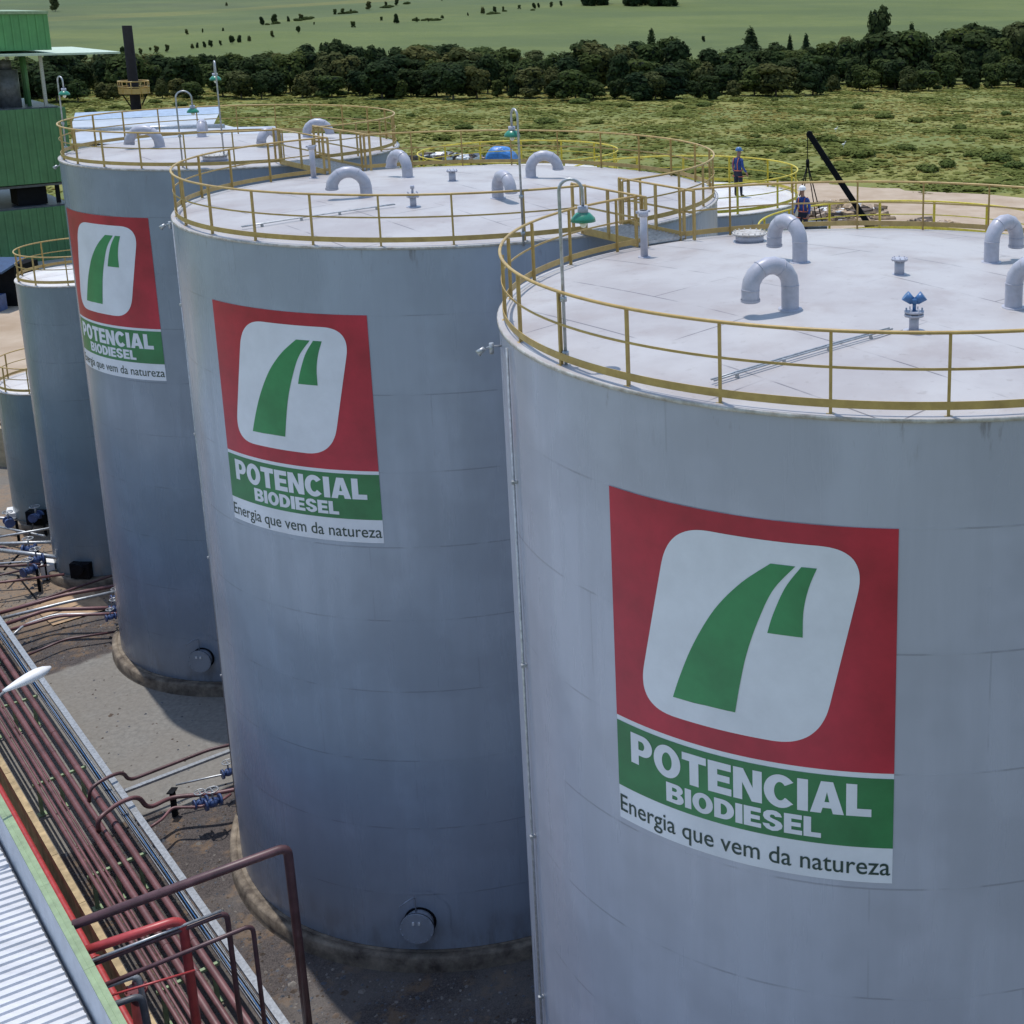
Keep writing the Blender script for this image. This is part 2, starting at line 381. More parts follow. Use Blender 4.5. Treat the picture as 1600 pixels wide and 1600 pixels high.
def sheet(name, pts, z, m, jag=0, seed=1, sub=1):
    rnd = random.Random(seed); P2 = []
    n = len(pts)
    for i in range(n):
        a = Vector(pts[i]); b_ = Vector(pts[(i+1) % n])
        for k in range(sub):
            p = a.lerp(b_, k/sub)
            P2.append((p.x+rnd.uniform(-jag, jag), p.y+rnd.uniform(-jag, jag), z))
    mb = MB(); mb.poly(P2); bmesh.ops.triangulate(mb.bm, faces=mb.bm.faces)
    o = mb.build(name, m); 
    for p in o.data.polygons:
        if p.normal.z < 0: p.flip()
    return tag(o, kind='structure')
def yard_mat():
    m = bpy.data.materials.new('yard_concrete'); m.use_nodes = True; t = m.node_tree; b = t.nodes['Principled BSDF']
    b.inputs['Roughness'].default_value = .85
    g = NN(t, 'ShaderNodeNewGeometry'); P = g.outputs['Position']
    sx = NN(t, 'ShaderNodeSeparateXYZ'); t.links.new(P, sx.inputs[0]); X, Y = sx.outputs[0], sx.outputs[1]
    s = mathn(t, 'ADD', mathn(t, 'MULTIPLY', X, .695), mathn(t, 'MULTIPLY', Y, -.719))
    nb = NN(t, 'ShaderNodeTexNoise'); nb.inputs['Scale'].default_value = .35; nb.inputs['Detail'].default_value = 4; t.links.new(P, nb.inputs['Vector'])
    sw = mathn(t, 'ADD', s, mathn(t, 'MULTIPLY', mathn(t, 'SUBTRACT', nb.outputs[0], .5), 2.2))
    n1 = noisef(t, P, 7, 8, .30, .70, .8); n2 = noisef(t, P, .5, 5, .38, .62); n3 = noisef(t, P, 1.7, 5, .52, .66)
    n5 = noisef(t, P, 28, 3, .35, .65)
    grey = mixc(t, n1, (.14, .135, .125), (.255, .245, .225)); grey = mixc(t, mathn(t, 'MULTIPLY', n2, .4), grey, (.19, .17, .145))
    grey = mixc(t, mathn(t, 'MULTIPLY', n5, .35), grey, (.17, .16, .14))
    dark = mixc(t, n1, (.016, .013, .014), (.068, .055, .053)); dark = mixc(t, mathn(t, 'MULTIPLY', n3, .55), dark, (.20, .12, .055))  # wet ground tone, lowered further to carry the shade under the tanks
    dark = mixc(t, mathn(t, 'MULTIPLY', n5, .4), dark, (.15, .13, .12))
    soil = mixc(t, n2, (.27, .18, .11), (.17, .155, .135)); soil = mixc(t, mathn(t, 'MULTIPLY', n1, .6), soil, (.11, .095, .08))
    def step(a, w=.25):
        n = NN(t, 'ShaderNodeMapRange', interpolation_type='SMOOTHSTEP'); n.inputs[1].default_value = a-w; n.inputs[2].default_value = a+w
        t.links.new(sw, n.inputs[0]); return n.outputs[0]
    # from far (small s) to near: soil, wet dark strip, grey slab, wet dark gravel with tank shade in its colour, grey gravel
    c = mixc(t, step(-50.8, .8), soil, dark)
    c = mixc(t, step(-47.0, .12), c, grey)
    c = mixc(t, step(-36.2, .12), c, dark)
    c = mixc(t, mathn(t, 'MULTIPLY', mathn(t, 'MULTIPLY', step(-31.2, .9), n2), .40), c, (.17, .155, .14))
    # the darker strip between building and curb
    t.links.new(c, b.inputs['Base Color'])
    bp = NN(t, 'ShaderNodeBump'); bp.inputs['Strength'].default_value = .6; bp.inputs['Distance'].default_value = .04
    n4 = NN(t, 'ShaderNodeTexNoise'); n4.inputs['Scale'].default_value = 9; n4.inputs['Detail'].default_value = 5; t.links.new(P, n4.inputs['Vector'])
    t.links.new(n4.outputs[0], bp.inputs['Height']); t.links.new(bp.outputs[0], b.inputs['Normal'])
    return m
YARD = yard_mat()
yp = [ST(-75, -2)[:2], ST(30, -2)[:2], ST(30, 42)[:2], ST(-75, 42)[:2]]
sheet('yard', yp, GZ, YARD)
DIRT = mat('bare_sandy_soil', (.46, .37, .28), .95, var=.2, scale=.25, bump=.5, bscale=1.5, col2=(.34, .25, .17))
sheet('dirt_clearing', [(-18, 95), (60, 70), (75, 118), (40, 140), (14, 152), (-4, 160), (-16, 155)], GZ+.20, DIRT, jag=1.2, seed=4, sub=8)
sheet('dirt_yard', [(-92, 99), (-62, 99.5), (-40, 78), (-34, 60), (-60, 60), (-95, 75)], GZ+.008, DIRT, jag=.6, seed=5, sub=6)
sheet('concrete_apron', [(-110, 100.4), (-62.5, 100.4), (-62.5, 120), (-110, 120)], GZ+.014, mat('pale_apron', (.46, .42, .36), .9, var=.12, scale=.3))

# ------------------------------------------------------------------ lettering and signs
def text_mesh(s, size_w, size_h, bold, font_gap=1.0):
    """flat lettering scaled to the width and height asked for, origin at lower left"""
    cu = bpy.data.curves.new('t', 'FONT'); cu.body = s; cu.size = 1; cu.offset = bold; cu.space_character = font_gap; cu.resolution_u = 4
    o = bpy.data.objects.new('t', cu); COL.objects.link(o)
    dg = bpy.context.evaluated_depsgraph_get(); dg.update()
    me = bpy.data.meshes.new_from_object(o.evaluated_get(dg)); bpy.data.objects.remove(o)
    xs = [v.co.x for v in me.vertices]; ys = [v.co.y for v in me.vertices]
    return me, min(xs), max(xs), min(ys), max(ys)
class Face:
    """draws flat shapes (u right, d down from panel top, metres) on the outside of a tank"""
    def __init__(s, R, ph, zt): s.R = R; s.ph = ph; s.zt = zt
    def pt(s, u, d, off):
        a = s.ph+u/s.R; r = s.R+off; return (r*sin(a), -r*cos(a), s.zt-d)
    def rect(s, mb, u0, u1, d0, d1, off, n=24):
        vs = [[mb.bm.verts.new(s.pt(u0+(u1-u0)*k/n, d, off)) for d in (d0, d1)] for k in range(n+1)]
        for a, b in zip(vs, vs[1:]): 
            f = mb.bm.faces.new((a[0], a[1], b[1], b[0])); f.smooth = True
    def strips(s, mb, pts, off, n=26):
        """fill a convex-ish outline by horizontal slices (each slice one or more curved quads)"""
        ds = [p[1] for p in pts]; d0, d1 = min(ds), max(ds); rows = []
        for k in range(n+1):
            d = d0+(d1-d0)*(1-cos(pi*k/n))/2; d = min(max(d, d0+1e-4), d1-1e-4); xs = []
            for (x1, y1), (x2, y2) in zip(pts, pts[1:]+pts[:1]):
                if (y1-d)*(y2-d) < 0: xs.append(x1+(x2-x1)*(d-y1)/(y2-y1))
            xs.sort(); rows.append((d, xs[0], xs[-1]))
        m = 10; vs = [[mb.bm.verts.new(s.pt(a+(b-a)*j/m, d, off)) for j in range(m+1)] for d, a, b in rows]
        for a, b in zip(vs, vs[1:]):
            for j in range(m): mb.bm.faces.new((a[j], b[j], b[j+1], a[j+1])).smooth = True
    def text(s, mb, body, u0, u1, dbase, hcap, off, bold=0, gap=1.0, squeeze=None):
        me, x0, x1, y0, y1 = text_mesh(body, 0, 0, bold, gap)
        cap = text_mesh('E', 0, 0, bold)[4]
        sx = (u1-u0)/(x1-x0); sy = hcap/cap
        vv = [mb.bm.verts.new(s.pt(u0+(v.co.x-x0)*sx, dbase-v.co.y*sy, off)) for v in me.vertices]
        for p in me.polygons:
            try: mb.bm.faces.new([vv[i] for i in p.vertices])
            except ValueError: pass
def arc_(cx, cy, rx, ry, a0, a1, n=10): return [(cx+rx*cos(R_(a0+(a1-a0)*k/n)), cy+ry*sin(R_(a0+(a1-a0)*k/n))) for k in range(n+1)]
def glyphs():
    G = {}; s_, h_ = .285, .225
    G['I'] = (.29, [[(0, 0), (.29, 0), (.29, 1), (0, 1)]])
    G['L'] = (.66, [[(0, 0), (.66, 0), (.66, .24), (s_, .24), (s_, 1), (0, 1)]])
    G['T'] = (.76, [[(.2375, 0), (.5225, 0), (.5225, .76), (.76, .76), (.76, 1), (0, 1), (0, .76), (.2375, .76)]])
    G['E'] = (.70, [[(0, 0), (.70, 0), (.70, h_), (s_, h_), (s_, .395), (.65, .395), (.65, .605), (s_, .605), (s_, 1-h_), (.69, 1-h_), (.69, 1), (0, 1)]])
    G['N'] = (.82, [[(0, 0), (.26, 0), (.26, .56), (.53, 0), (.82, 0), (.82, 1), (.56, 1), (.56, .44), (.29, 1), (0, 1)]])
    G['A'] = (.90, [[(0, 0), (.29, 0), (.335, .17), (.565, .17), (.61, 0), (.90, 0), (.61, 1), (.29, 1)], [(.385, .36), (.515, .36), (.45, .68)]])
    G['P'] = (.78, [[(0, 0), (s_, 0), (s_, .32)]+arc_(.44, .66, .34, .34, -90, 90, 14)+[(0, 1)], [(s_, .52)]+arc_(.40, .66, .10, .14, -90, 90, 8)+[(s_, .80)]])
    G['O'] = (.90, [arc_(.45, .5, .45, .525, 0, 355, 36), arc_(.45, .5, .165, .29, 0, 352, 28)])
    G['D'] = (.84, [[(0, 0)]+arc_(.36, .5, .48, .5, -90, 90, 18)+[(0, 1)], [(s_, .23)]+arc_(.34, .5, .21, .27, -90, 90, 12)+[(s_, .77)]])
    G['B'] = (.82, [[(0, 0)]+arc_(.50, .285, .32, .285, -90, 62, 12)+arc_(.50, .745, .285, .255, -60, 90, 12)+[(0, 1)], [(s_, .20)]+arc_(.42, .30, .12, .10, -90, 90, 8)+[(s_, .40)], [(s_, .61)]+arc_(.41, .705, .10, .095, -90, 90, 8)+[(s_, .80)]])
    G['C'] = (.86, [arc_(.45, .5, .45, .525, 38, 322, 30)[:-1]+[(.81, .14)]+[(.60, .31)]+arc_(.45, .5, .165, .29, 318, 42, 22)+[(.60, .70), (.81, .86)]])
    c = [(.04, .20), (.16, .06), (.38, -.02), (.60, .03), (.76, .16), (.79, .32), (.72, .47), (.58, .55), (.42, .60), (.31, .65), (.29, .73), (.35, .80), (.45, .80), (.51, .72),
         (.77, .74), (.70, .91), (.55, 1.01), (.38, 1.025), (.18, .98), (.05, .85), (.02, .68), (.08, .54), (.22, .45), (.40, .39), (.49, .34), (.51, .27), (.45, .20), (.36, .19), (.29, .23), (.27, .32), (.0, .31)]
    G['S'] = (.79, [c])
    return G
GLY = glyphs()
def block_text(body, gap=.055):
    cu = bpy.data.curves.new('t', 'CURVE'); cu.dimensions = '2D'; cu.fill_mode = 'BOTH'; x = 0
    for ch in body:
        w_, polys = GLY[ch]
        for p in polys:
            sp = cu.splines.new('POLY'); sp.points.add(len(p)-1); sp.use_cyclic_u = True
            for q, (a, b) in zip(sp.points, p): q.co = (x+a, b, 0, 1)
        x += w_+(gap if ch != 'L' else gap)
    o = bpy.data.objects.new('t', cu); COL.objects.link(o)
    dg = bpy.context.evaluated_depsgraph_get(); dg.update()
    me = bpy.data.meshes.new_from_object(o.evaluated_get(dg)); bpy.data.objects.remove(o)
    return me, x-gap
def face_block(F, mb, body, u0, u1, dbase, hcap, off):
    me, W = block_text(body); sx = (u1-u0)/W
    vv = [mb.bm.verts.new(F.pt(u0+v.co.x*sx, dbase-v.co.y*hcap, off)) for v in me.vertices]
    for p in me.polygons:
        try: mb.bm.faces.new([vv[i] for i in p.vertices])
        except ValueError: pass
def catmull(pts, n=8, closed=False):
    out = []; P = [Vector((*p, 0)) for p in pts]; N = len(P)
    for i in range(N-1):
        p0 = P[max(i-1, 0)]; p1 = P[i]; p2 = P[i+1]; p3 = P[min(i+2, N-1)]
        for k in range(n):
            t = k/n
            q = .5*((2*p1)+(-p0+p2)*t+(2*p0-5*p1+4*p2-p3)*t*t+(-p0+3*p1-3*p2+p3)*t**3); out.append((q.x, q.y))
    out.append((P[-1].x, P[-1].y)); return out
def rounded(poly, rad, n=8):
    b = bend([(*p, 0) for p in (poly+poly[:2])], rad, n)
    b = b[1:-1]; m = len(poly)*(n+1)
    return [(p.x, p.y) for p in b[:m]]
def make_sign(parent, R, ph, zt):
    F = Face(R, ph, zt)
    mb = MB(); F.rect(mb, -2.15, 2.15, 0, 5.25, .004, 30); panel = mb.build('sign_panel', M['wwhite'], parent)
    mb = MB(); F.rect(mb, -2.15, 2.15, 0, 3.55, .008, 30); mb.build('red_field', M['wred'], panel)
    mb = MB(); F.rect(mb, -2.15, 2.15, 3.63, 4.70, .008, 30); mb.build('green_band', M['wgreen'], panel)
    par = [(-1.07, .29), (1.77, .29), (1.13, 3.22), (-1.71, 3.22)]
    mb = MB(); F.strips(mb, rounded(par, .66, 14), .012, 60); em = mb.build('white_shield', M['wwhite'], panel)
    mb = MB()
    L = catmull([(.46, .61), (.04, .95), (-.36, 1.41), (-.70, 2.0), (-.93, 2.54), (-1.06, 2.91)]); Rr = catmull([(-.07, 2.9), (.01, 2.44), (.11, 1.98), (.27, 1.49), (.49, .99), (.80, .61)])
    F.strips(mb, L+Rr, .016, 40)
    L = catmull([(.88, .61), (.66, .93), (.49, 1.34), (.41, 1.62)]); Rr = catmull([(.90, 1.62), (.91, 1.24), (.98, .9), (1.09, .61)])
    F.strips(mb, L+Rr, .016, 26)
    mb.build('road_emblem', M['wlgreen'], panel)
    mb = MB(); face_block(F, mb, 'POTENCIAL', -1.87, 1.85, 4.22, .49, .013); mb.build('company_lettering', M['wwhite'], panel)
    mb = MB(); face_block(F, mb, 'BIODIESEL', -1.22, 1.16, 4.61, .31, .013); mb.build('product_lettering', M['wwhite'], panel)
    mb = MB(); F.text(mb, 'Energia que vem da natureza', -2.13, 2.12, 5.12, .27, .010, bold=.004, gap=1.0); mb.build('slogan_lettering', M['wtext'], panel)
    return panel

# ------------------------------------------------------------------ tank parts
def pol(r, a, z=0): return Vector((r*sin(a), -r*cos(a), z))      # a = angle from the side facing the camera
def gooseneck(parent, x, y, z, dx, dy, sp=.75, r=.145, open_h=.22, hs=.40):
    d = Vector((dx, dy, 0)).normalized(); hr = sp/2
    pts = [Vector((0, 0, 0)), Vector((0, 0, hs))]
    rad = []
    for k in range(1, 10):
        a = pi*k/9; pts.append(d*(hr-hr*cos(a))+Vector((0, 0, hs+hr*sin(a))))
    pts.append(d*sp+Vector((0, 0, open_h)))
    mb = MB(); mb.tube(pts, r, 22, caps=False)
    for f in mb.bm.faces: f.smooth = True
    # mitre seams
    for k in (1, 4, 7, 10):
        p = pts[k]; t = (pts[k+1]-pts[k-1]).normalized(); mb.cone(p-t*.008, p+t*.008, r+.006, n=22)
    mb.cone((0, 0, -.03), (0, 0, .02), r+.05, n=22)
    e = pts[-1]; mb.cone(e+Vector((0, 0, .004)), e-Vector((0, 0, .02)), r-.01, n=22, mi=1)
    mb.cone(e+Vector((0, 0, .03)), e-Vector((0, 0, .01)), r+.012, n=22, caps=False)
    return mb.build('gooseneck_vent', [M['grey'], M['dgrey']], parent, (x, y, z))
def nozzle(parent, x, y, z, h=.26, r=.09):
    mb = MB(); mb.cone((0, 0, -.03), (0, 0, h), r, n=16); mb.cone((0, 0, h), (0, 0, h+.035), r*1.65, n=18); mb.cone((0, 0, -.02), (0, 0, .012), r*1.5, n=18)
    for k in range(8):
        a = k*pi/4; mb.cone((r*1.4*cos(a), r*1.4*sin(a), h-.02), (r*1.4*cos(a), r*1.4*sin(a), h+.06), .012, n=6)
    return mb.build('roof_nozzle', M['grey'], parent, (x, y, z))
def gauge(parent, x, y, z, blue=True):
    mb = MB(); mb.cone((0, 0, -.03), (0, 0, .015), .17, n=20); mb.cone((0, 0, 0), (0, 0, .26), .075, n=16); mb.cone((0, 0, .24), (0, 0, .275), .15, n=20)
    mb.cone((0, 0, .295), (0, 0, .325), .15, n=20)
    for k in range(6):
        a = k*pi/3; mb.cone((.12*cos(a), .12*sin(a), .22), (.12*cos(a), .12*sin(a), .37), .014, n=6)
    g = mb.build('level_gauge', M['grey'], parent, (x, y, z))
    mb = MB(); mb.cone((0, 0, .32), (0, 0, .47), .028, n=10)
    if blue:
        mb.cone((-.03, 0, .47), (-.14, 0, .56), .06, .085, n=16); mb.cone((.03, 0, .47), (.14, 0, .56), .06, .085, n=16)
        mb.cone((0, 0, .44), (0, 0, .52), .07, n=14)
    else: mb.cone((0, 0, .44), (0, 0, .52), .05, n=12)
    mb.build('transmitter_head', M['bluem'] if blue else M['grey'], g)
    return g
def hatch(parent, x, y, z, r=.30):
    mb = MB(); mb.cone((0, 0, -.04), (0, 0, .015), r+.06, n=28); mb.cone((0, 0, 0), (0, 0, .17), r, n=28)
    h = mb.build('roof_hatch', M['grey'], parent, (x, y, z))
    mb = MB(); mb.cone((0, 0, .172), (0, 0, .20), r+.07, n=28)
    for k in range(16):
        a = k*pi/8; mb.cone(((r+.035)*cos(a), (r+.035)*sin(a), .15), ((r+.035)*cos(a), (r+.035)*sin(a), .235), .014, n=6)
    mb.build('hatch_cover', M['rim'], h)
def standpipe(parent, x, y, z, h=.95):
    mb = MB(); mb.cone((0, 0, -.03), (0, 0, h), .075, n=16); mb.cone((0, 0, -.02), (0, 0, .02), .13, n=16)
    mb.cone((0, 0, h-.12), (0, 0, h), .10, n=14); mb.box((-.10, 0, h-.04), (.10, .05, .05)); mb.box((.07, .05, h-.02), (.12, .06, .04))
    return mb.build('stand_pipe', M['grey'], parent, (x, y, z))
def goose_lamp(parent, x, y, z, h, dx, dy, arc=.16):
    d = Vector((dx, dy, 0)).normalized()
    pts = [Vector((0, 0, -.1)), Vector((0, 0, h-arc))]+[d*(arc-arc*cos(pi*k/10))+Vector((0, 0, h-arc+arc*sin(pi*k/10))) for k in range(1, 11)]
    pts.append(d*2*arc+Vector((0, 0, h-arc-.22)))
    mb = MB(); mb.tube(pts, .024, 10)
    mb.cone((0, 0, .15), (0, 0, .22), .05, n=8); mb.cone((0, 0, .95), (0, 0, 1.02), .05, n=8)
    p = mb.build('lamp_post', M['galv'], parent, (x, y, z))
    c = d*2*arc+Vector((0, 0, h-arc-.22))
    mb = MB(); mb.cone(c-Vector((0, 0, .0)), c-Vector((0, 0, .11)), .075, n=16); mb.build('lamp_housing', M['grey'], p)
    mb = MB(); mb.lathe([(.05, -.08), (.10, -.10), (.165, -.17), (.175, -.22), (.165, -.22), (.09, -.12)], 24, c); mb.build('lamp_shade', M['green'], p)
    mb = MB(); mb.lathe([(0, -.17), (.05, -.19), (.055, -.25), (.035, -.30), (0, -.315)], 16, c); mb.build('lamp_bulb', M['bulb'], p)
    return p

def guard_rail(parent, R, H, npost, a0, m, off=.07, gaps=(), bright=False):
    """top tube, mid flat bar and toe plate round the roof edge, each post a sub-part; gaps=(centre angle, half width) leave openings"""
    rr = R-off; mb = MB(); N = 144
    def ingap(a):
        for g, hw in gaps:
            d = (a-g+pi) % (2*pi)-pi
            if abs(d) < hw: return True
        return False
    def arcs():
        if not gaps: return [([2*pi*k/N for k in range(N)], True)]
        ev = sorted([(g+hw) % (2*pi) for g, hw in gaps]); out = []
        gs = sorted([((g-hw) % (2*pi), (g+hw) % (2*pi)) for g, hw in gaps])
        for i in range(len(gs)):
            s_ = gs[i][1]; e = gs[(i+1) % len(gs)][0]
            if e <= s_: e += 2*pi
            k = max(2, int((e-s_)/(2*pi)*N)); out.append(([s_+(e-s_)*j/k for j in range(k+1)], False))
        return out
    for A, closed in arcs():
        mb.tube([pol(rr, a, H+1.1) for a in A], .026 if not bright else .032, 8, closed)
        for z0, z1, th in ((.605, .64, .006), (.085, .195, .005)):
            ring = [[mb.bm.verts.new(pol(rr+dr, a, H+zz)) for dr, zz in ((-th, z0), (th, z0), (th, z1), (-th, z1))] for a in A]
            for i in range(len(A) if closed else len(A)-1):
                p, q = ring[i], ring[(i+1) % len(A)]
                for j in range(4): mb.bm.faces.new((p[j], p[(j+1) % 4], q[(j+1) % 4], q[j]))
    g = mb.build('guard_rail', m, parent)
    a_list = [a0+2*pi*k/npost for k in range(npost)]
    a_list = [a for a in a_list if not ingap(a)]
    for gg, hw in gaps: a_list += [gg-hw, gg+hw]
    for a in a_list:
        mb = MB(); w = .042 if not bright else .09
        mb.box((0, 0, .54), (w, .010, 1.10)); mb.box((0, .028, .54), (.010, .05, 1.10)); mb.box((0, .02, .0), (.11, .10, .014))
        o = mb.build('rail_post', m, g, pol(rr-.008, a, H)); o.rotation_euler = (0, 0, a)
    return g
def make_tank(name, label, C, R, H, rise, shellmat, roofmat, npost, a0, group='biodiesel storage tanks', gaps=(), railm='yellow', ring=True, courses=True, bright=False, n=160):
    t = empty(name, (C[0], C[1], 0), 0, label, 'storage tank', group)
    mb = MB(); prof = [(R, 0)]
    if courses:
        z = (H-1.5) % 1.783
        while z < H-.2:
            prof += [(R, z)]; z += 1.783
    prof += [(R, H-.06)]
    mb.lathe(prof, n); mb.build('shell', shellmat, t)
    mb = MB(); mb.lathe([(R+.002, H-.055), (R+.030, H-.055), (R+.030, H-.006), (R+.02, H)], n); mb.build('roof_rim', M['rim'], t)
    mb = MB(); K = 14
    mb.lathe([(R+.02, H-.001)]+[(R*(1-k/K), H+rise*(1-(1-k/K)**2)**1.0*.55+rise*.45*k/K) for k in range(1, K+1)], 96); mb.build('roof', roofmat, t)
    if ring:
        mb = MB(); mb.lathe([(R+.10, -.005), (R+.10, .005), (R+.24, -.02), (R+.28, -.05), (R+.28, -.30), (R+.32, GZ-.05)], n)
        mb.lathe([(R-.3, -.012), (R+.10, -.012)], n)
        mb.build('foundation_ring', M['conc'], t)
    guard_rail(t, R, H, npost, a0, M[railm], gaps=gaps, bright=bright)
    return t
def roofz(R, H, rise, x, y):
    k = 1-min(1, hypot(x, y)/R); return H+rise*(1-(1-k)**2)*.55+rise*.45*k
def manhole(parent, R, a, z, r=.34, m='shell3'):
    F = MB(); d = Vector((sin(a), -cos(a), 0)); s_ = Vector((cos(a), sin(a), 0))
    c = pol(R, a, z)
    # reinforcing plate: octagon hugging the shell
    f = Face(R, 0, 0)
    pts = [(a*R+.78*cos(k*pi/4+pi/8), -(z+.10)+.78*sin(k*pi/4+pi/8)) for k in range(8)]
    f.strips(F, pts, .012, 18)
    F.cone(c-d*.05, c+d*.26, r, n=28)
    F.cone(c+d*.22, c+d*.25, r+.07, n=28)
    mh = F.build('shell_manhole', M[m], parent)
    mb = MB(); mb.cone(c+d*.255, c+d*.285, r+.07, n=28)
    for k in range(14):
        q = c+(r+.035)*(cos(k*2*pi/14)*s_+sin(k*2*pi/14)*Vector((0, 0, 1))); mb.cone(q+d*.2, q+d*.31, .014, n=6)
    cv = mb.build('manhole_cover', M[m], mh)
    mb = MB(); mb.cone(c+d*.248, c+d*.257, r+.078, n=28); mb.cone(c, c+d*.03, r+.05, n=28); mb.build('shadow_ring', M['black'], mh)  # black rings drawn in for the shadow outlining cover and neck
    mb = MB()
    for k in (-1, 1): mb.box(c+d*.292+s_*.07*k+Vector((0, 0, .16)), (.05, .05, .07), Matrix.Rotation(a, 3, 'Z'))
    mb.build('white_label', M['white'], mh)
    mb = MB(); q = c+s_*(-.05)+d*.12
    mb.tube(bend([q+Vector((0, 0, r)), q+Vector((0, 0, r+.42)), q+d*.20+s_*-.12+Vector((0, 0, r+.45)), q+d*.22+s_*-.30+Vector((0, 0, r+.30))], .08), .018, 8)
    mb.build('davit_arm', M[m], mh)
def conduit(parent, R, a, z0, z1, step=3.2):
    d = Vector((sin(a), -cos(a), 0)); mb = MB()
    mb.cone(pol(R+.055, a, z0), pol(R+.055, a, z1), .022, n=8)
    c = mb.build('vertical_conduit', M['galv'], parent)
    z = z1-2.2
    while z > z0+1:
        mb = MB(); mb.box(pol(R+.055, a+.006, z), (.06, .09, .05), Matrix.Rotation(a, 3, 'Z')); mb.build('junction_box', M['galv'], c); z -= step
def side_light(parent, R, a, z):
    mb = MB(); d = Vector((sin(a), -cos(a), 0))
    mb.tube([pol(R-.01, a, z), pol(R+.18, a, z), pol(R+.24, a, z-.02)], .018, 8)
    mb.cone(pol(R+.16, a, z+.06), pol(R+.16, a, z-.12), .038, n=12)
    b = mb.build('side_light', M['galv'], parent)
    mb = MB(); mb.cone(pol(R+.27, a, z-.02), pol(R+.38, a, z-.10), .04, .06, n=12); mb.build('light_head', M['galv'], b)
def roof_conduit(parent, R, H, rise, x0, y0, x1, y1):
    mb = MB(); a = Vector((x0, y0)); b = Vector((x1, y1)); n = 8
    nrm = Vector((-(b-a).y, (b-a).x)).normalized()
    for off in (0, .07):
        mb.tube([(*(a.lerp(b, k/n)+nrm*off), roofz(R, H, rise, *(a.lerp(b, k/n)))+.07) for k in range(n+1)], .014, 6)
    for k in range(1, n, 2):
        p = a.lerp(b, k/n); mb.box((*(p+nrm*.035), roofz(R, H, rise, *p)+.035), (.05, .05, .07))
    mb.build('roof_conduit', M['galv'], parent)

H0 = 17.29
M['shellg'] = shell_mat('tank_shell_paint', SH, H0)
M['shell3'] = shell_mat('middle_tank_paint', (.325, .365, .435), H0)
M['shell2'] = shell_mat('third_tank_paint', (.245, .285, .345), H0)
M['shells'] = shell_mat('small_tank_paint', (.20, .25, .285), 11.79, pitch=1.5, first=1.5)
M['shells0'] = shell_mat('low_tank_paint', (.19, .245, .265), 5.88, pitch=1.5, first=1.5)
T4, T3, T2 = (1.3135, 22.0751), (-9.4297, 33.1995), (-20.1182, 44.0202)
R4, R3, R2 = 6.78, 6.79, 5.345
def ang_to(a, b): return atan2(b[0]-a[0], -(b[1]-a[1]))
g43, g34, g32, g23 = ang_to(T4, T3), ang_to(T3, T4), ang_to(T3, T2), ang_to(T2, T3)
D_ = R_
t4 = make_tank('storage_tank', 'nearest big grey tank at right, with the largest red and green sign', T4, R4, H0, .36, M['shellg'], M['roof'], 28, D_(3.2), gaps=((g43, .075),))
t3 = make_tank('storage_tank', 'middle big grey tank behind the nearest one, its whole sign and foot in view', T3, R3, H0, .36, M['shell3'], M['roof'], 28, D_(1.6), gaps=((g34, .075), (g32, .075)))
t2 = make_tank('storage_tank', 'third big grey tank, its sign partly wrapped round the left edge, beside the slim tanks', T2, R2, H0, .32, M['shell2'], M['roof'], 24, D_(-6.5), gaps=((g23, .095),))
make_sign(t4, R4, -.3517, 15.792); make_sign(t3, R3, -.3463, 15.80); make_sign(t2, R2, -.4993, 15.77)
def on4(f, x, y, *a, **k): f(t4, x-T4[0], y-T4[1], roofz(R4, H0, .36, x-T4[0], y-T4[1]), *a, **k)
def on3(f, x, y, *a, **k): f(t3, x-T3[0], y-T3[1], roofz(R3, H0, .36, x-T3[0], y-T3[1]), *a, **k)
def on2(f, x, y, *a, **k): f(t2, x-T2[0], y-T2[1], roofz(R2, H0, .32, x-T2[0], y-T2[1]), *a, **k)
on4(gooseneck, -.42, 19.98, -.62, -.36, .72); on4(gooseneck, -.31, 23.62, -.46, .45, .70)
on4(gooseneck, 3.34, 23.75, .50, .42, .70); on4(gooseneck, 3.22, 20.15, .6, -.36, .72)
on4(nozzle, 1.49, 22.25); on4(gauge, 1.49, 18.72); on4(hatch, -1.42, 26.6, .30); on4(standpipe, -3.45, 25.0); 
goose_lamp(t4, -3.58-T4[0]-.02, 17.60-T4[1], H0, 2.70, 1, .1)
on3(gooseneck, -11.30, 31.6, -.72, -.25, .80, hs=.24); on3(gooseneck, -11.40, 35.2, -.45, .35, .75, hs=.24)
on3(gooseneck, -7.95, 31.4, .42, -.50, .72, hs=.24); on3(gooseneck, -7.94, 35.1, .70, .15, .75, hs=.24)
on3(nozzle, -9.81, 34.0); on3(gauge, -9.69, 30.2, False); on3(standpipe, -14.5, 36.4)
goose_lamp(t3, -6.36-T3[0]+.0, 27.10-T3[1], H0, 2.85, -.6, .8)
on2(gooseneck, -22.05, 42.6, -.95, -.15, .95, .16, .12, .12); on2(gooseneck, -22.2, 45.9, -.22, .6, .75, .15, .12, .12)
on2(gooseneck, -18.35, 43.3, -.25, -.6, .75, .15, .12, .12); on2(gooseneck, -18.4, 45.9, .8, .2, .78, .15, .12, .14)
on2(hatch, -19.0, 40.0, .36)
goose_lamp(t2, -19.55-T2[0]+.02, 38.97-T2[1], H0, 2.35, .95, .3, .22)
goose_lamp(t2, -18.71-T2[0], 40.9-T2[1]-.9, H0, 3.2, -.5, .85)
goose_lamp(t2, -25.30-T2[0], 42.75-T2[1], H0, 2.55, .8, -.5)
roof_conduit(t4, R4, H0, .36, -1.38-T4[0], 16.5-T4[1], 1.16-T4[0], 18.62-T4[1])
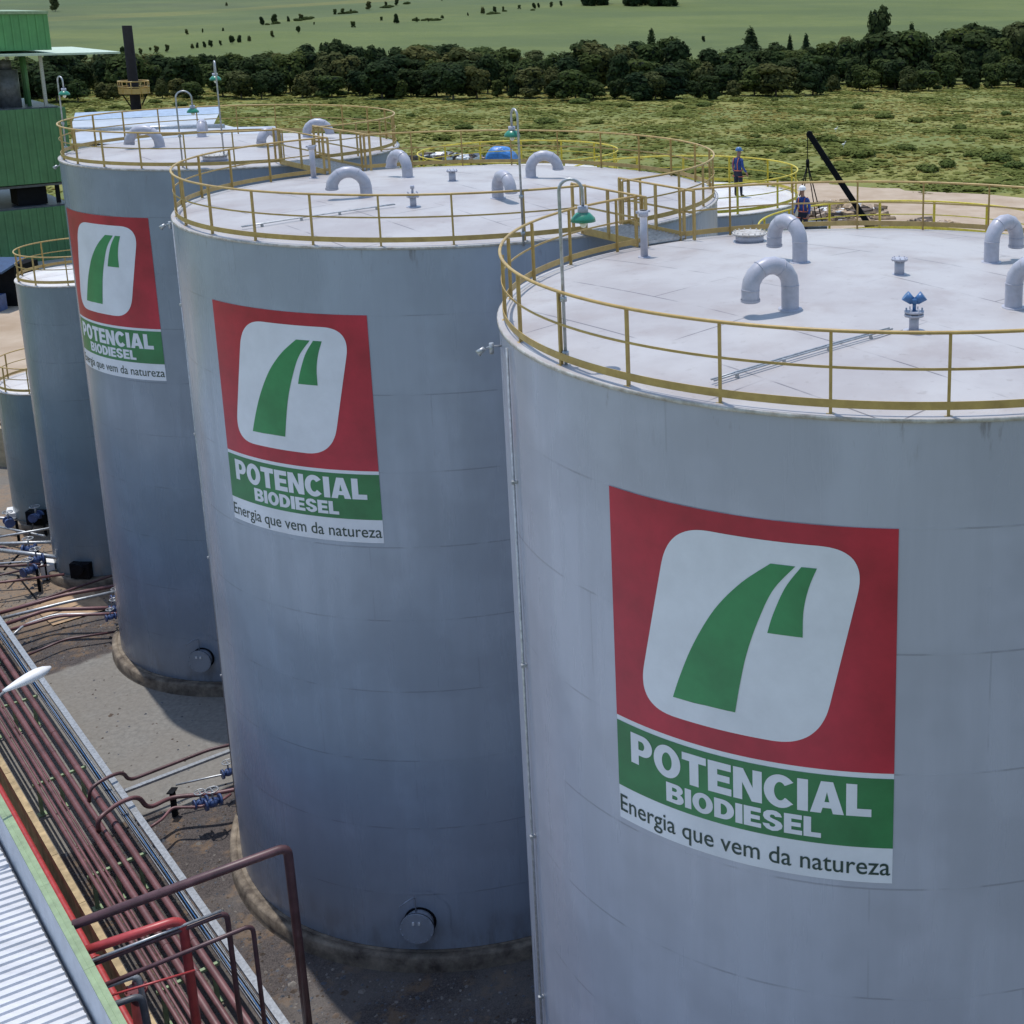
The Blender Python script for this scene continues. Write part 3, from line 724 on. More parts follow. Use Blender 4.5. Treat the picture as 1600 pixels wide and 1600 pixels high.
roof_conduit(t3, R3, H0, .36, -12.9-T3[0], 28.1-T3[1], -10.11-T3[0], 30.15-T3[1])
conduit(t4, R4, -1.108, .5, 17.15); conduit(t3, R3, -1.22, .5, 17.15, 3.4)
side_light(t4, R4, -1.24, 16.95); side_light(t3, R3, -1.26, 16.95); side_light(t2, R2, -1.3, 16.9)
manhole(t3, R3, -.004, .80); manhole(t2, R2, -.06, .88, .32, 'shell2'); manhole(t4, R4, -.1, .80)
# small top-of-rim brackets
# slim tanks
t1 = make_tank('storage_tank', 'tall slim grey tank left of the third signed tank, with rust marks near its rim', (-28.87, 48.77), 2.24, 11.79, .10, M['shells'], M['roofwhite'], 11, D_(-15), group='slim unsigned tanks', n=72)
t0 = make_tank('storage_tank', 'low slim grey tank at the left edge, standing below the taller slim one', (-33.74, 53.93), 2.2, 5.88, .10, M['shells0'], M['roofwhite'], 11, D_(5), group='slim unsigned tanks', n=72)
nozzle(t0, 1.0, -.6, 5.95, .3, .09); goose_lamp(t0, -1.0, 1.7, 5.88, 3.0, 1, 0, .2)
nozzle(t1, .6, .8, 11.85, .3, .09)
mb = MB()
for q in (t1, t0):
    mb = MB(); mb.box((-.1, -2.24, .35), (.75, .5, .6)); mb.cone((-.1, -2.3, .45), (-.1, -2.62, .45), .22, n=14); mb.build('drain_box', M['black'], q)
# back row with bright yellow rails
M['shellb'] = shell_mat('back_tank_paint', (.40, .42, .45), 14.7)
tA = make_tank('storage_tank', 'lower grey tank behind the first two, white roof where a worker stands', (-5.1, 48.4), 4.45, 14.95, .14, M['shellb'], M['roofwhite'], 14, D_(6), group='lower tanks behind with bright yellow rails', railm='yellowb', bright=True, n=96)
tB = make_tank('storage_tank', 'lower tank farther back, only its bright yellow rail shows above the middle tank', (-13.2, 56.3), 4.4, 14.7, .14, M['shellb'], M['roofwhite'], 14, D_(12), group='lower tanks behind with bright yellow rails', railm='yellowb', bright=True, n=96)
tC = make_tank('storage_tank', 'lower tank behind the nearest tank, its bright yellow rail rising over the roof edge', (3.07, 39.2), 4.95, 14.45, .12, M['shellb'], M['roofwhite'], 16, D_(10), group='lower tanks behind with bright yellow rails', railm='yellowb', bright=True, n=96)
for q in (tA, tC):
    nozzle(q, 1.8, 1.2, 14.75, .25, .08); nozzle(q, -1.6, -1.0, 14.75, .25, .08)

# ------------------------------------------------------------------ walkways between roofs
def walkway(A, RA, B, RB, label, wd=.62):
    A = Vector(A); B = Vector(B); d = (B-A).normalized(); p = A+d*(RA-.12); q = B-d*(RB-.12); L = (q-p).length
    o = empty('roof_walkway', (*((p+q)/2), H0), atan2(d.y, d.x), label, 'walkway', 'walkways linking the tank roofs')
    mb = MB(); mb.box((0, 0, .07), (L, wd*2, .035)); 
    k = -L/2
    while k < L/2: mb.box((k, 0, .10), (.012, wd*2, .02)); k += .12
    mb.build('deck', M['galv'], o)
    for s_ in (-1, 1):
        mb = MB(); y = s_*(wd+.02); e = .32
        mb.box((0, y, .10), (L, .02, .16)); mb.tube([(-L/2-e, y, 1.12), (L/2+e, y, 1.12)], .026, 8); mb.box((0, y, .64), (L+2*e, .010, .045))
        r = mb.build('side_rail', M['yellow'], o)
        for x in (-L/2-e+.02, -L/2+.05, 0, L/2-.05, L/2+e-.02):
            mb = MB(); mb.box((x, y, .58), (.06, .05, 1.06)); mb.build('rail_post', M['yellow'], r)
walkway(T4, R4, T3, R3, 'short railed walkway bridging the nearest roof to the middle roof')
walkway(T3, R3, T2, R2, 'railed walkway bridging the middle roof to the third roof, farther from the camera')

# ------------------------------------------------------------------ people
def person(x, y, z, rz, label, helmet, scale=1.0, pose=0):
    t = empty('person', (x, y, z), rz, label, 'person', 'workers on the tanks')
    J = [(0, 0, .95, .13), (0, 0, 1.12, .135), (0, .01, 1.32, .16), (0, .01, 1.46, .10), (0, .03, 1.53, .055), (0, .05, 1.60, .075), (0, .05, 1.70, .09), (0, .05, 1.76, .06)]
    E = [(0, 1), (1, 2), (2, 3), (3, 4), (4, 5), (5, 6), (6, 7)]
    def chain(start, pts):
        pr = start
        for p in pts: J.append(p); E.append((pr, len(J)-1)); pr = len(J)-1
        return pr
    for s_ in (-1, 1):
        b_ = .04 if s_ > 0 else -.02
        chain(0, [(s_*.10, 0, .86, .11), (s_*.12, .02, .50, .075), (s_*.12, b_, .14, .05), (s_*.12, b_, .06, .05), (s_*.13, b_+.15, .035, .035)])
        fw = .16 if s_ > 0 else .05
        hnd = chain(2, [(s_*.19, .0, 1.42, .065), (s_*.25, -.01, 1.15, .048), (s_*.26, fw, .93, .036), (s_*.255, fw+.05, .86, .034)])
        for k in range(4):
            J.append((s_*(.255-.02*(k-1.5)), fw+.085-.004*k, .80, .011)); E.append((hnd, len(J)-1)); i = len(J)-1
            J.append((s_*(.25-.02*(k-1.5)), fw+.075, .75+.008*k, .009)); E.append((i, len(J)-1))
        J.append((s_*.215, fw+.07, .84, .012)); E.append((hnd, len(J)-1)); J.append((s_*.20, fw+.095, .80, .010)); E.append((len(J)-2, len(J)-1))
    J.append((0, .145, 1.645, .014)); E.append((6, len(J)-1))       # nose
    me = bpy.data.meshes.new('body'); me.from_pydata([j[:3] for j in J], E, [])
    o = bpy.data.objects.new('body', me); COL.objects.link(o)
    md = o.modifiers.new('s', 'SKIN'); md.use_smooth_shade = True
    for i, j in enumerate(J): me.skin_vertices[0].data[i].radius = (j[3], j[3]*(.8 if i < 4 else 1)); me.skin_vertices[0].data[i].use_root = (i == 0)
    sb = o.modifiers.new('u', 'SUBSURF'); sb.levels = sb.render_levels = 2
    dg = bpy.context.evaluated_depsgraph_get(); dg.update()
    me2 = bpy.data.meshes.new_from_object(o.evaluated_get(dg)); bpy.data.objects.remove(o)
    me2.materials.clear()
    for k in ('shirt', 'trouser', 'skin', 'boot'): me2.materials.append(M[k])
    for p in me2.polygons:
        c = p.center; p.use_smooth = True
        if c.z > 1.49: p.material_index = 2
        elif abs(c.x) > .20 and c.z < .93: p.material_index = 2
        elif c.z > .98 or (abs(c.x) > .19 and c.z > .9): p.material_index = 0
        elif c.z < .16: p.material_index = 3
        else: p.material_index = 1
    b = bpy.data.objects.new('body', me2); COL.objects.link(b); b.parent = t
    mb = MB(); mb.lathe([(.128, -.01), (.125, .05), (.09, .11), (.04, .135), (0, .14)], 20, (0, .05, 1.735)); mb.box((0, .17, 1.73), (.17, .09, .012)); mb.build('helmet', M[helmet], t)
    mb = MB()
    for s_ in (-1, 1):
        mb.tube([(s_*.10, -.13, 1.02), (s_*.11, -.165, 1.25), (s_*.12, -.10, 1.46), (s_*.12, .09, 1.44), (s_*.10, .155, 1.2), (s_*.10, .13, 1.02)], .017, 6)
        mb.tube([(s_*.14+.11*cos(k*pi/4), .02+.12*sin(k*pi/4), .78) for k in range(8)], .015, 6, closed=True)
    mb.tube([(.175*cos(k*pi/6), .145*sin(k*pi/6), 1.0) for k in range(12)], .018, 6, closed=True)
    mb.build('safety_harness', M['orange'], t)
    t.scale = (scale,)*3
    return t
person(-3.0, 48.3, 15.02, D_(-40), 'worker in blue shirt and blue helmet standing on the white roof behind', 'bluem', 1.02)
person(-.45, 42.1, 14.50, D_(150), 'worker in blue shirt and white helmet bending by the yellow rail near the crane boom', 'white', 1.0)

# ------------------------------------------------------------------ crane beyond the tanks
cr = empty('truck_crane', (6.4, 75, GZ), 0, 'truck crane beyond the tanks, its thin black boom raised to the left', 'crane')
L0 = Vector((-.42-6.4, 0, 14.63-GZ)); B0 = Vector((5.6-6.4+.35, 0, 2.9))
bd = (Vector((-.42, 0, 14.63))-Vector((2.93, 0, 9.55))).normalized(); base = L0-bd*13.8
mb = MB(); mb.box((base+L0)/2, (.34, .34, (L0-base).length), bd.to_track_quat('Z', 'Y').to_matrix()); mb.cone(L0-Vector((.0, .14, .0)), L0+Vector((.0, .14, .0)), .2, n=12)
mb.box(base.lerp(L0, .28), (.5, .5, (L0-base).length*.52), bd.to_track_quat('Z', 'Y').to_matrix()); mb.build('boom', M['black'], cr)
mb = MB(); hk = Vector((-.53-6.4, 0, 12.9-GZ)); mb.cone(L0+Vector((-.12, 0, 0)), hk, .03, n=6); mb.cone(hk+Vector((0, 0, .25)), hk-Vector((0, 0, .2)), .10, n=8)
ends = [Vector((x-6.4, y, 9.3-GZ)) for x, y in ((-1.45, -.9), (-1.0, .9), (.05, -.9), (.35, .9))]
for e in ends: mb.cone(hk, e, .035, n=6)
mb.build('sling_cables', M['black'], cr)
mb = MB(); mb.box((-.5-6.4, 0, 9.15-GZ), (2.3, 2.0, .3)); mb.build('spreader_frame', M['dgrey'], cr)
mb = MB(); mb.box((1.5, 0, 1.1), (9, 2.5, .7)); mb.box((base.x+.6, 0, 2.0), (2.6, 2.2, 1.2)); mb.box((5.6, 0, 1.9), (1.9, 2.4, 1.5)); mb.build('carrier', M['yellowb'], cr)
for x in (-2, -.6, 3.2, 5.2):
    for y in (-1.15, 1.15): mb = MB(); mb.cone((x, y-.18, .55), (x, y+.18, .55), .55, n=20); mb.build('wheel', M['black'], cr)

# ------------------------------------------------------------------ pipe rack
zc = .72
pipes = [(6.36, .050, 'maroon'), (6.47, .028, 'maroon'), (6.60, .048, 'maroon'), (6.70, .026, 'maroon'), (6.90, .082, 'maroon'), (7.14, .062, 'maroon'), (7.42, .082, 'maroon')]
plab = ['outermost maroon pipe of the rack, on the building side', 'very thin maroon pipe second from the building side', 'slim maroon pipe third from the building side of the rack',
        'thin maroon pipe just before the first thick one', 'thick maroon pipe in the middle of the rack', 'medium maroon pipe between the two thick ones', 'thick maroon pipe nearest the grey cable tray']
for (t, r, m), lb in zip(pipes, plab):
    zz = .62+r; pts = [ST(-70, t, zz)]
    if r > .06: pts += [ST(-34.2, t, zz), ST(-34.1, t, zz)]
    pts.append(ST(2, t, zz))
    mb = MB(); mb.tube([ST(-70, t, zz), ST(-35, t, zz), ST(2, t, zz)], r, 14)
    rnd = random.Random(int(t*100))
    s = -60+rnd.random()*3
    while s < 0:
        mb.cone(ST(s-.02, t, zz), ST(s+.02, t, zz), r*1.12, n=14)
        s += 6.0
    tag(mb.build('rack_pipe', M[m]), lb, 'pipe', 'long maroon pipes lying on the rack')
for i in range(-6, 5):
    s = -33.1+5.32*i
    nm = {-1: 'pale rack support by the street lamp head', 0: 'pale rack support midway along the rack', 1: 'pale rack support under the overhead pipes'}.get(i, 'low pale steel support under the far and near rack ends')
    o = empty('pipe_support', ST(s, 6.98, GZ), atan2(V.y, V.x), nm, 'pipe support', 'crossbars carrying the rack pipes')
    mb = MB(); mb.box((0, 0, .98), (1.36, .09, .07)); mb.build('crossbar', M['palegreen'], o)
    for x in (-.55, .0, .55):
        mb = MB(); mb.box((x, 0, .46), (.09, .09, .96)); mb.box((x, 0, .02), (.22, .22, .03)); mb.build('leg', M['palegreen'], o)
def tray(t, w, z, m, name, label, lid=False):
    mb = MB(); a = ST(-70, t, z); b = ST(2, t, z); q = Matrix.Rotation(atan2((b-a).y, (b-a).x), 3, 'Z')
    mb.box((a+b)/2, ((b-a).length, w, .012), q)
    for s_ in (-1, 1): mb.box((a+b)/2+V*s_*(w/2)+Vector((0, 0, .03)), ((b-a).length, .008, .07), q)
    if lid: mb.box((a+b)/2+Vector((0, 0, .07)), ((b-a).length, w+.02, .01), q)
    return tag(mb.build(name, m), label, 'cable tray')
tray(7.90, .14, .86, M['galv'], 'cable_tray', 'lidded pale grey cable tray along the tank side of the rack', True)
tray(7.70, .16, .80, M['galv'], 'cable_tray', 'open cable tray between the lidded tray and the thick maroon pipe')
for k, (t, r, m) in enumerate(((7.66, .014, 'black'), (7.70, .012, 'bluem'), (7.735, .013, 'black'))):
    mb = MB(); mb.tube([ST(-70+i*2, t+.012*sin(i*1.7+k), .82+r) for i in range(36)], r, 6)
    tag(mb.build('cable', M[m]), ['black cable on the open tray nearest the pipes', 'blue cable in the middle of the open tray', 'black cable on the open tray nearest the lidded tray'][k], 'cable', 'cables lying in the open tray')
# pipe branches that cross over and dive into the rack
def pipe(pts, r, m, label, rad=.2, name='pipe', flanges=(), cat='pipe', group=None, n=14):
    mb = MB(); P = bend(pts, rad); mb.tube(P, r, n)
    for i, f in flanges:
        a = Vector(pts[i]); b = Vector(pts[i+1]); c = a.lerp(b, f); d = (b-a).normalized()
        mb.cone(c-d*.035, c+d*.035, r*1.7, n=16)
    return tag(mb.build(name, M[m]), label, cat, group)
pipe([ST(-34.7, 7.0, .70), ST(-34.6, 7.0, 1.15), ST(-34.9, 7.6, 1.2), ST(-34.95, 8.1, 1.15), ST(-35.0, 8.3, .62), ST(-35.3, 9.0, .5), ST(-34.6, 10.0, .5), ST(-34.0, 11.5, .5)], .06, 'maroon', 'maroon branch rising from the rack over the tray toward the middle tank', .25, flanges=((6, .5),))
pipe([ST(-36.3, 7.2, .7), ST(-36.3, 7.25, 1.1), ST(-36.4, 7.7, 1.18), ST(-36.5, 8.15, 1.12), ST(-36.62, 8.3, .7), ST(-36.64, 10.5, .7), ST(-36.3, 11.6, .7)], .05, 'mar2', 'dark branch pipe leaving the rack beside the flat grey duct', .22)
mb = MB(); a = ST(-36.30, 8.1, .62); b = ST(-36.28, 11.4, .62); q = Matrix.Rotation(atan2((b-a).y, (b-a).x), 3, 'Z'); mb.box((a+b)/2, ((b-a).length, .14, .07), q)
mb.box(b+Vector((0, 0, -.3)), (.1, .1, .7)); tag(mb.build('cable_duct', M['galv']), 'flat grey duct running from the rack to the middle tank', 'cable duct')
pipe([ST(-34.35, 8.1, .45), ST(-34.5, 8.5, .45), ST(-34.8, 8.85, .5), ST(-34.3, 9.4, .5), ST(-34.15, 9.9, .5), ST(-34.3, 10.25, .5)], .04, 'maroon', 'slim maroon loop beside the blue valve near the middle tank', .15)
pipe([ST(-35.9, 9.3, .45), ST(-35.55, 10.3, .45), ST(-35.1, 11.3, .45)], .028, 'galv', 'thin grey tube with a blue valve at the middle tank foot', .1)
def valve(p, s, label, rz=0, group='blue valves among the pipes'):
    t = empty('valve', p, rz, label, 'valve', group)
    mb = MB(); mb.cone((-.16*s, 0, 0), (.16*s, 0, 0), .07*s, n=14); mb.cone((-.17*s, 0, 0), (-.12*s, 0, 0), .13*s, n=16); mb.cone((.12*s, 0, 0), (.17*s, 0, 0), .13*s, n=16)
    mb.lathe([(0, -.10*s), (.09*s, -.07*s), (.11*s, 0), (.09*s, .07*s), (0, .10*s)], 14); mb.build('valve_body', M['blue'], t)
    mb = MB(); mb.cone((0, 0, .05*s), (0, 0, .30*s), .022*s, n=8); mb.tube([(.13*s*cos(k*pi/6), .13*s*sin(k*pi/6), .30*s) for k in range(12)], .014*s, 6, closed=True)
    mb.box((0, 0, .30*s), (.26*s, .015*s, .015*s)); mb.box((0, 0, .30*s), (.015*s, .26*s, .015*s)); mb.build('hand_wheel', M['galv'], t)
ra = atan2(V.y, V.x)
valve(ST(-34.22, 9.75, .52), 1.3, 'blue valve on the maroon loop near the middle tank', ra)
valve(ST(-34.45, 9.5, .52), 1.1, 'second blue valve beside the maroon loop, slightly farther', ra)
valve(ST(-35.45, 10.6, .48), 1.1, 'blue valve at the thin grey tube by the middle tank', ra)
# stand with yellow cap
mb = MB(); p = ST(-35.75, 9.15, 0); mb.box(p+Vector((0, 0, .0)), (.12, .12, .8)); mb.box(p+Vector((0, 0, .41)), (.18, .3, .03)); tag(mb.build('pipe_stand', M['black']), 'short black pipe stand between rack and middle tank', 'pipe stand')
# pipes between rack and third tank
PT = [([(-51.2, 8.0), (-51.2, 10.26), (-50.6, 12.2)], .07, 'maroon'), ([(-50.7, 8.0), (-50.5, 10.1), (-50.1, 12.2)], .06, 'galv'), ([(-50.1, 8.1), (-50.3, 9.5), (-48.3, 11.9)], .07, 'maroon'),
      ([(-49.5, 8.1), (-49.5, 9.65), (-47.8, 11.8)], .055, 'maroon'), ([(-49.0, 8.1), (-49.6, 8.6), (-49.7, 9.6), (-48.2, 11.3)], .045, 'galv')]
PLB = ['farthest maroon pipe from the rack toward the third tank', 'grey pipe second of the bundle toward the third tank', 'maroon pipe third of the bundle, bending at the third tank', 'maroon pipe fourth of the bundle at the third tank foot', 'nearest slim grey pipe of the bundle toward the third tank']
for (L, r, m), lb in zip(PT, PLB): pipe([ST(a, b, .5) for a, b in L], r, m, lb, .3, group='pipes from the rack to the third tank', n=10)
valve(ST(-48.6, 11.3, .55), 1.2, 'blue valve at the foot of the third tank', ra); valve(ST(-49.5, 11.6, .55), 1.2, 'blue valve behind another at the third tank, farther from camera', ra)
valve(ST(-48.1, 11.0, .5), 1.0, 'small blue valve on the nearest pipe at the third tank', ra)
P1 = [([(-34.6, 48.6), (-31.2, 50.6)], .05, 'galv', 'long pale pipe passing behind the foot of the tall slim tank'), ([(-34.4, 48.3), (-30.9, 48.6)], .07, 'galv', 'thick grey pipe left of the tall slim tank'),
      ([(-33.6, 47.9), (-30.2, 47.1)], .09, 'galv', 'widest grey pipe running to the tall slim tank'), ([(-33.2, 46.1), (-30.6, 46.5)], .045, 'mar2', 'dark slim pipe in front of the widest grey one'),
      ([(-32.6, 44.8), (-30.3, 46.4)], .04, 'mar2', 'dark slim pipe crossing toward the tall slim tank'), ([(-32.2, 47.4), (-28.3, 43.4)], .03, 'black', 'black drain joint line slanting across the orange soil')]
for L, r, m, lb in P1: pipe([(x, y, .55 if m != 'black' else GZ+.02) for x, y in L], r, m, lb, n=10, group='pipes around the slim tanks')
for k, (x, y, lb) in enumerate(((-31.9, 47.9, 'blue valve on the thick grey pipe'), (-31.0, 46.9, 'blue valve on the widest grey pipe'), (-30.7, 45.9, 'blue valve close to the tall slim tank foot'), (-33.6, 51.2, 'blue valve by the low slim tank'), (-31.4, 49.0, 'blue valve between the two slim tanks'), (-34.4, 50.6, 'blue valve at the left edge by the low slim tank'))):
    valve((x, y, .55), 1.5, lb, .3+k*.4)
    mb = MB(); mb.box((x+.25, y+.1, .1), (.08, .08, .95)); tag(mb.build('pipe_stand', M['black']), lb.replace('blue valve', 'black stand beside the blue valve'), 'pipe stand', 'black pipe stands')
# valve pits and white fittings at the slim tank feet
for (x, y, lb) in ((-30.9, 47.4, 'white-painted concrete block at the foot of the tall slim tank'), (-35.5, 52.6, 'white-painted concrete block at the foot of the low slim tank')):
    mb = MB(); mb.box((x, y, -.05), (.5, .9, .6), Matrix.Rotation(.5, 3, 'Z')); bmesh.ops.bevel(mb.bm, geom=mb.bm.edges[:], offset=.03, segments=1); tag(mb.build('concrete_block', M['white']), lb, 'concrete block')
# slabs: orange patch in front of the slim tank
sheet('concrete_slab', [(-29.9, 44.6), (-28.3, 43.2), (-26.9, 44.6), (-28.9, 46.5)], GZ+.05, mat('orange_concrete', (.42, .29, .18), .9, var=.15, scale=2))

# ------------------------------------------------------------------ warehouse at lower left
wh = empty('warehouse', ST(-20, 0, GZ), 0, 'corrugated white roof with a pale green capped parapet at lower left', 'warehouse')
def WL(s, t, z): p = ST(s, t, z)-ST(-20, 0, GZ); return p
s0, s1 = -62, -3
mb = MB(); wl = .235; n = int((s1-s0)/wl*4); tt = [4.07, -2, -9]; zz_ = [4.55, 5.15, 5.85]
prev = None
prof = [(0, 0), (.62, 0), (.68, .05), (.88, .05), (.94, 0)]
cols_ = []
k = s0
while k < s1:
    for f_, h_ in prof: cols_.append((k+f_*wl, h_))
    k += wl
vsr = [[mb.bm.verts.new(WL(s, t, z+h)) for t, z in zip(tt, zz_)] for s, h in cols_]
for a, b in zip(vsr, vsr[1:]):
    for j in range(2): mb.bm.faces.new((a[j], a[j+1], b[j+1], b[j]))
mb.build('roof', M['wsheet'], wh, fixn=False)
mb = MB()
def wbox(mb, s0, s1, t0, t1, z0, z1):
    P = [WL(a, b, c) for c in (z0, z1) for a, b in ((s0, t0), (s1, t0), (s1, t1), (s0, t1))]
    v = [mb.bm.verts.new(p) for p in P]
    for q in ((0, 1, 2, 3), (4, 5, 6, 7), (0, 1, 5, 4), (1, 2, 6, 5), (2, 3, 7, 6), (3, 0, 4, 7)): mb.bm.faces.new([v[i] for i in q])
wbox(mb, s0, s1, 4.15, 4.28, GZ, 5.46); mb.build('parapet_wall', M['wallsheet'], wh)
mb = MB()
k = s0
while k < s1:
    wbox(mb, k+.006, k+3.0, 4.125, 4.305, 5.46, 5.50); wbox(mb, k+.006, k+3.0, 4.208, 4.222, 5.50, 5.510); k += 3.0
mb.build('parapet_cap', M['palegreen'], wh)
mb = MB(); wbox(mb, s0, s1, 4.078, 4.148, 4.40, 4.44); wbox(mb, s0, s1, 4.072, 4.078, 4.40, 4.50); mb.build('gutter', M['dgrey'], wh)
mb = MB(); wbox(mb, s0, s1, -9, 4.0, GZ, 4.38); mb.build('wall', M['wallsheet'], wh)
# curb wall and ground pipe
mb = MB(); k = -70
while k < 2:
    a = ST(k+.01, 6.0, 0); b = ST(k+2.49, 6.0, 0); mb.box((a+b)/2+Vector((0, 0, GZ+.38)), ((b-a).length, .15, .78), Matrix.Rotation(atan2(U.y, U.x), 3, 'Z')); k += 2.5
tag(mb.build('curb_wall', mat('beige_curb', (.46, .35, .20), .85, var=.2, scale=3)), 'low beige concrete curb wall running beside the rack', 'curb wall')
pipe([ST(-70, 5.70, .15), ST(2, 5.70, .15)], .085, 'red', 'long red pipe low between the warehouse and the beige curb', flanges=((0, .62), (0, .55)))
# overhead pipes leaving the warehouse
pipe([ST(-24.47, 4.30, 5.45), ST(-23.88, 8.10, 5.50), ST(-23.86, 8.17, GZ)], .092, 'mar2', 'long purple-brown pipe leaving the warehouse over the rack and dropping down', .2, group='overhead pipes leaving the warehouse')
pipe([ST(-23.80, 4.30, 5.30), ST(-23.42, 5.90, 5.32), ST(-23.40, 5.96, GZ)], .088, 'red', 'thick bright red pipe bending down in front of the rack', .26, group='overhead pipes leaving the warehouse')
pipe([ST(-23.62, 4.30, 5.10), ST(-23.28, 6.65, 5.12), ST(-23.27, 6.71, GZ)], .05, 'mar2', 'slim brown pipe just behind the thick red one', .16, group='overhead pipes leaving the warehouse')
pipe([ST(-23.58, 4.30, 5.20), ST(-23.26, 6.55, 5.22)], .028, 'galv', 'thin grey tube lying along the slim brown pipe', .16, group='overhead pipes leaving the warehouse')
pipe([ST(-23.04, 4.30, 5.00), ST(-22.71, 6.92, 5.02), ST(-22.70, 6.98, GZ)], .042, 'mar2', 'slim brown pipe nearest the camera, bending down past the red one', .16, group='overhead pipes leaving the warehouse')
pipe([ST(-22.86, 4.30, 4.90), ST(-22.40, 5.75, 4.90)], .022, 'red', 'thin red tube leaving the parapet below the brown pipes', group='overhead pipes leaving the warehouse')
pipe([ST(-23.35, 4.30, 4.75), ST(-23.2, 5.0, 4.75), ST(-23.1, 5.05, 3.5)], .05, 'galv', 'short grey elbow under the slim brown pipe', .15)
pipe([ST(-23.1, 4.30, 4.5), ST(-22.95, 4.95, 4.5), ST(-22.9, 5.0, 3.2)], .06, 'dgrey', 'short dark elbow below the grey elbow', .15)
mb = MB(); p = ST(-23.83, 5.07, 0); mb.cone(p+Vector((0, 0, GZ)), p+Vector((0, 0, 3.95)), .12, n=18); mb.cone(p+Vector((0, 0, 3.93)), p+Vector((0, 0, 4.0)), .20, n=20)
for k in range(8): mb.cone(p+Vector((.17*cos(k*pi/4), .17*sin(k*pi/4), 3.9)), p+Vector((.17*cos(k*pi/4), .17*sin(k*pi/4), 4.05)), .02, n=6)
tag(mb.build('flanged_pipe', M['dred']), 'dark red upright pipe with a flanged top beside the parapet', 'pipe')
# street lamp
sl_ = empty('street_lamp', (-18.4, 22.0, 5.3), 0, 'pale street lamp reaching over the pipe rack from the left', 'street lamp')
def LP(x, y, z): return Vector((x+18.4, y-22.0, z-5.3))
mb = MB(); mb.tube(bend([LP(-18.4, 22.0, 5.3), LP(-18.4, 22.0, 7.4), LP(-17.25, 24.6, 7.98)], .5), .035, 10); mb.build('arm', M['galv'], sl_)
mb = MB(); a = LP(-17.3, 24.5, 7.97); b = LP(-16.78, 25.35, 8.10); P = [a.lerp(b, k/8) for k in range(9)]
mb.tube(P, [.045, .075, .105, .13, .15, .16, .155, .12, .04], 14); bmesh.ops.scale(mb.bm, vec=(1, 1, .72), space=Matrix.Translation(-(a+b)/2), verts=mb.bm.verts); mb.build('lamp_head', M['white'], sl_)
mb = MB(); c = a.lerp(b, .62); mb.lathe([(0, -.10), (.07, -.075), (.09, -.03)], 14, c); mb.build('lens', M['bulb'], sl_)

# ------------------------------------------------------------------ green process building
gb = empty('process_building', (-65.9, 112, GZ), atan2(V.y, V.x), 'open-floored green clad building at upper left with a pale canopy', 'building')
def GBX(mb, x0, x1, y0, y1, z0, z1): mb.box(((x0+x1)/2, (y0+y1)/2, (z0+z1)/2-GZ), (x1-x0, y1-y0, z1-z0))
for nm, x0, x1, y0, y1, z0, z1, m in (('wall', -46, -.3, 0, 14, GZ, 4.3, 'gsheetd'), ('wall', -46, 0, 0, 14, 6.45, 12.9, 'gsheetd'), ('wall', -46, -.4, .3, 12, 17.85, 20.9, 'gsheet')):
    mb = MB(); GBX(mb, x0, x1, y0, y1, z0, z1); mb.build(nm, M[m], gb)
    mb = MB(); k = x0
    while k < x1-.3: GBX(mb, k, k+.16, y0-.07, y0+.01, z0+.02, z1-.02); k += .62
    mb.build('cladding_ribs', M[m], gb)
mb = MB(); GBX(mb, -46, -.35, .1, 12.1, 20.9, 21.15); mb.build('roof', M['palegreen'], gb)
mb = MB(); GBX(mb, -46, 4.6, -1.2, 14, 17.45, 17.62); mb.build('canopy', mat('pale_canopy', (.50, .60, .48), .5, var=.08, scale=2), gb)
for x in (-1.4, -9, -17, -25):
    for y in (.6, 12.6): mb = MB(); GBX(mb, x, x+.25, y, y+.25, 12.95, 17.45); mb.build('column', M['galv' if x > -5 else 'gsheetd'], gb)
    mb = MB(); GBX(mb, x, x+.3, .6, .9, 4.5, 6.1); mb.build('column', M['black'], gb)
for z0, z1 in ((4.3, 4.45), (6.15, 6.35), (12.9, 13.0)): mb = MB(); GBX(mb, -46, -.5, .2, 13.8, z0, z1); mb.build('floor_slab', M['dgrey'], gb)
mb = MB(); GBX(mb, -46, -6.5, 1, 1.3, 14.6, 15.6); mb.build('yellow_beam', M['yellow'], gb)
mb = MB(); GBX(mb, -46, -6.8, 1.4, 4, 13.1, 14.2); mb.build('rusty_duct', M['rubbled'], gb)
mb = MB(); c = (-3.7, 2.4); mb.cone((*c, 13-GZ), (*c, 16.2-GZ), .95, n=20); mb.cone((*c, 16.2-GZ), (*c, 17.0-GZ), .55, n=16); mb.build('vessel', M['dgrey'], gb)
for x, y in ((-5.6, 2), (-2.2, 2.2), (-6.4, 4), (-1.8, 5)): mb = MB(); mb.cone((x, y, 13-GZ), (x, y, 17.4-GZ), .16, n=8); mb.build('process_pipe', M['gsheetd'], gb)
rnd = random.Random(5)
for k in range(9): x = -26+rnd.random()*23; mb = MB(); GBX(mb, x, x+.8+rnd.random()*2, 1, 3.5, 4.5, 4.9+rnd.random()*1.2); mb.build('machine', M[['dgrey', 'black', 'galv'][k % 3]], gb)
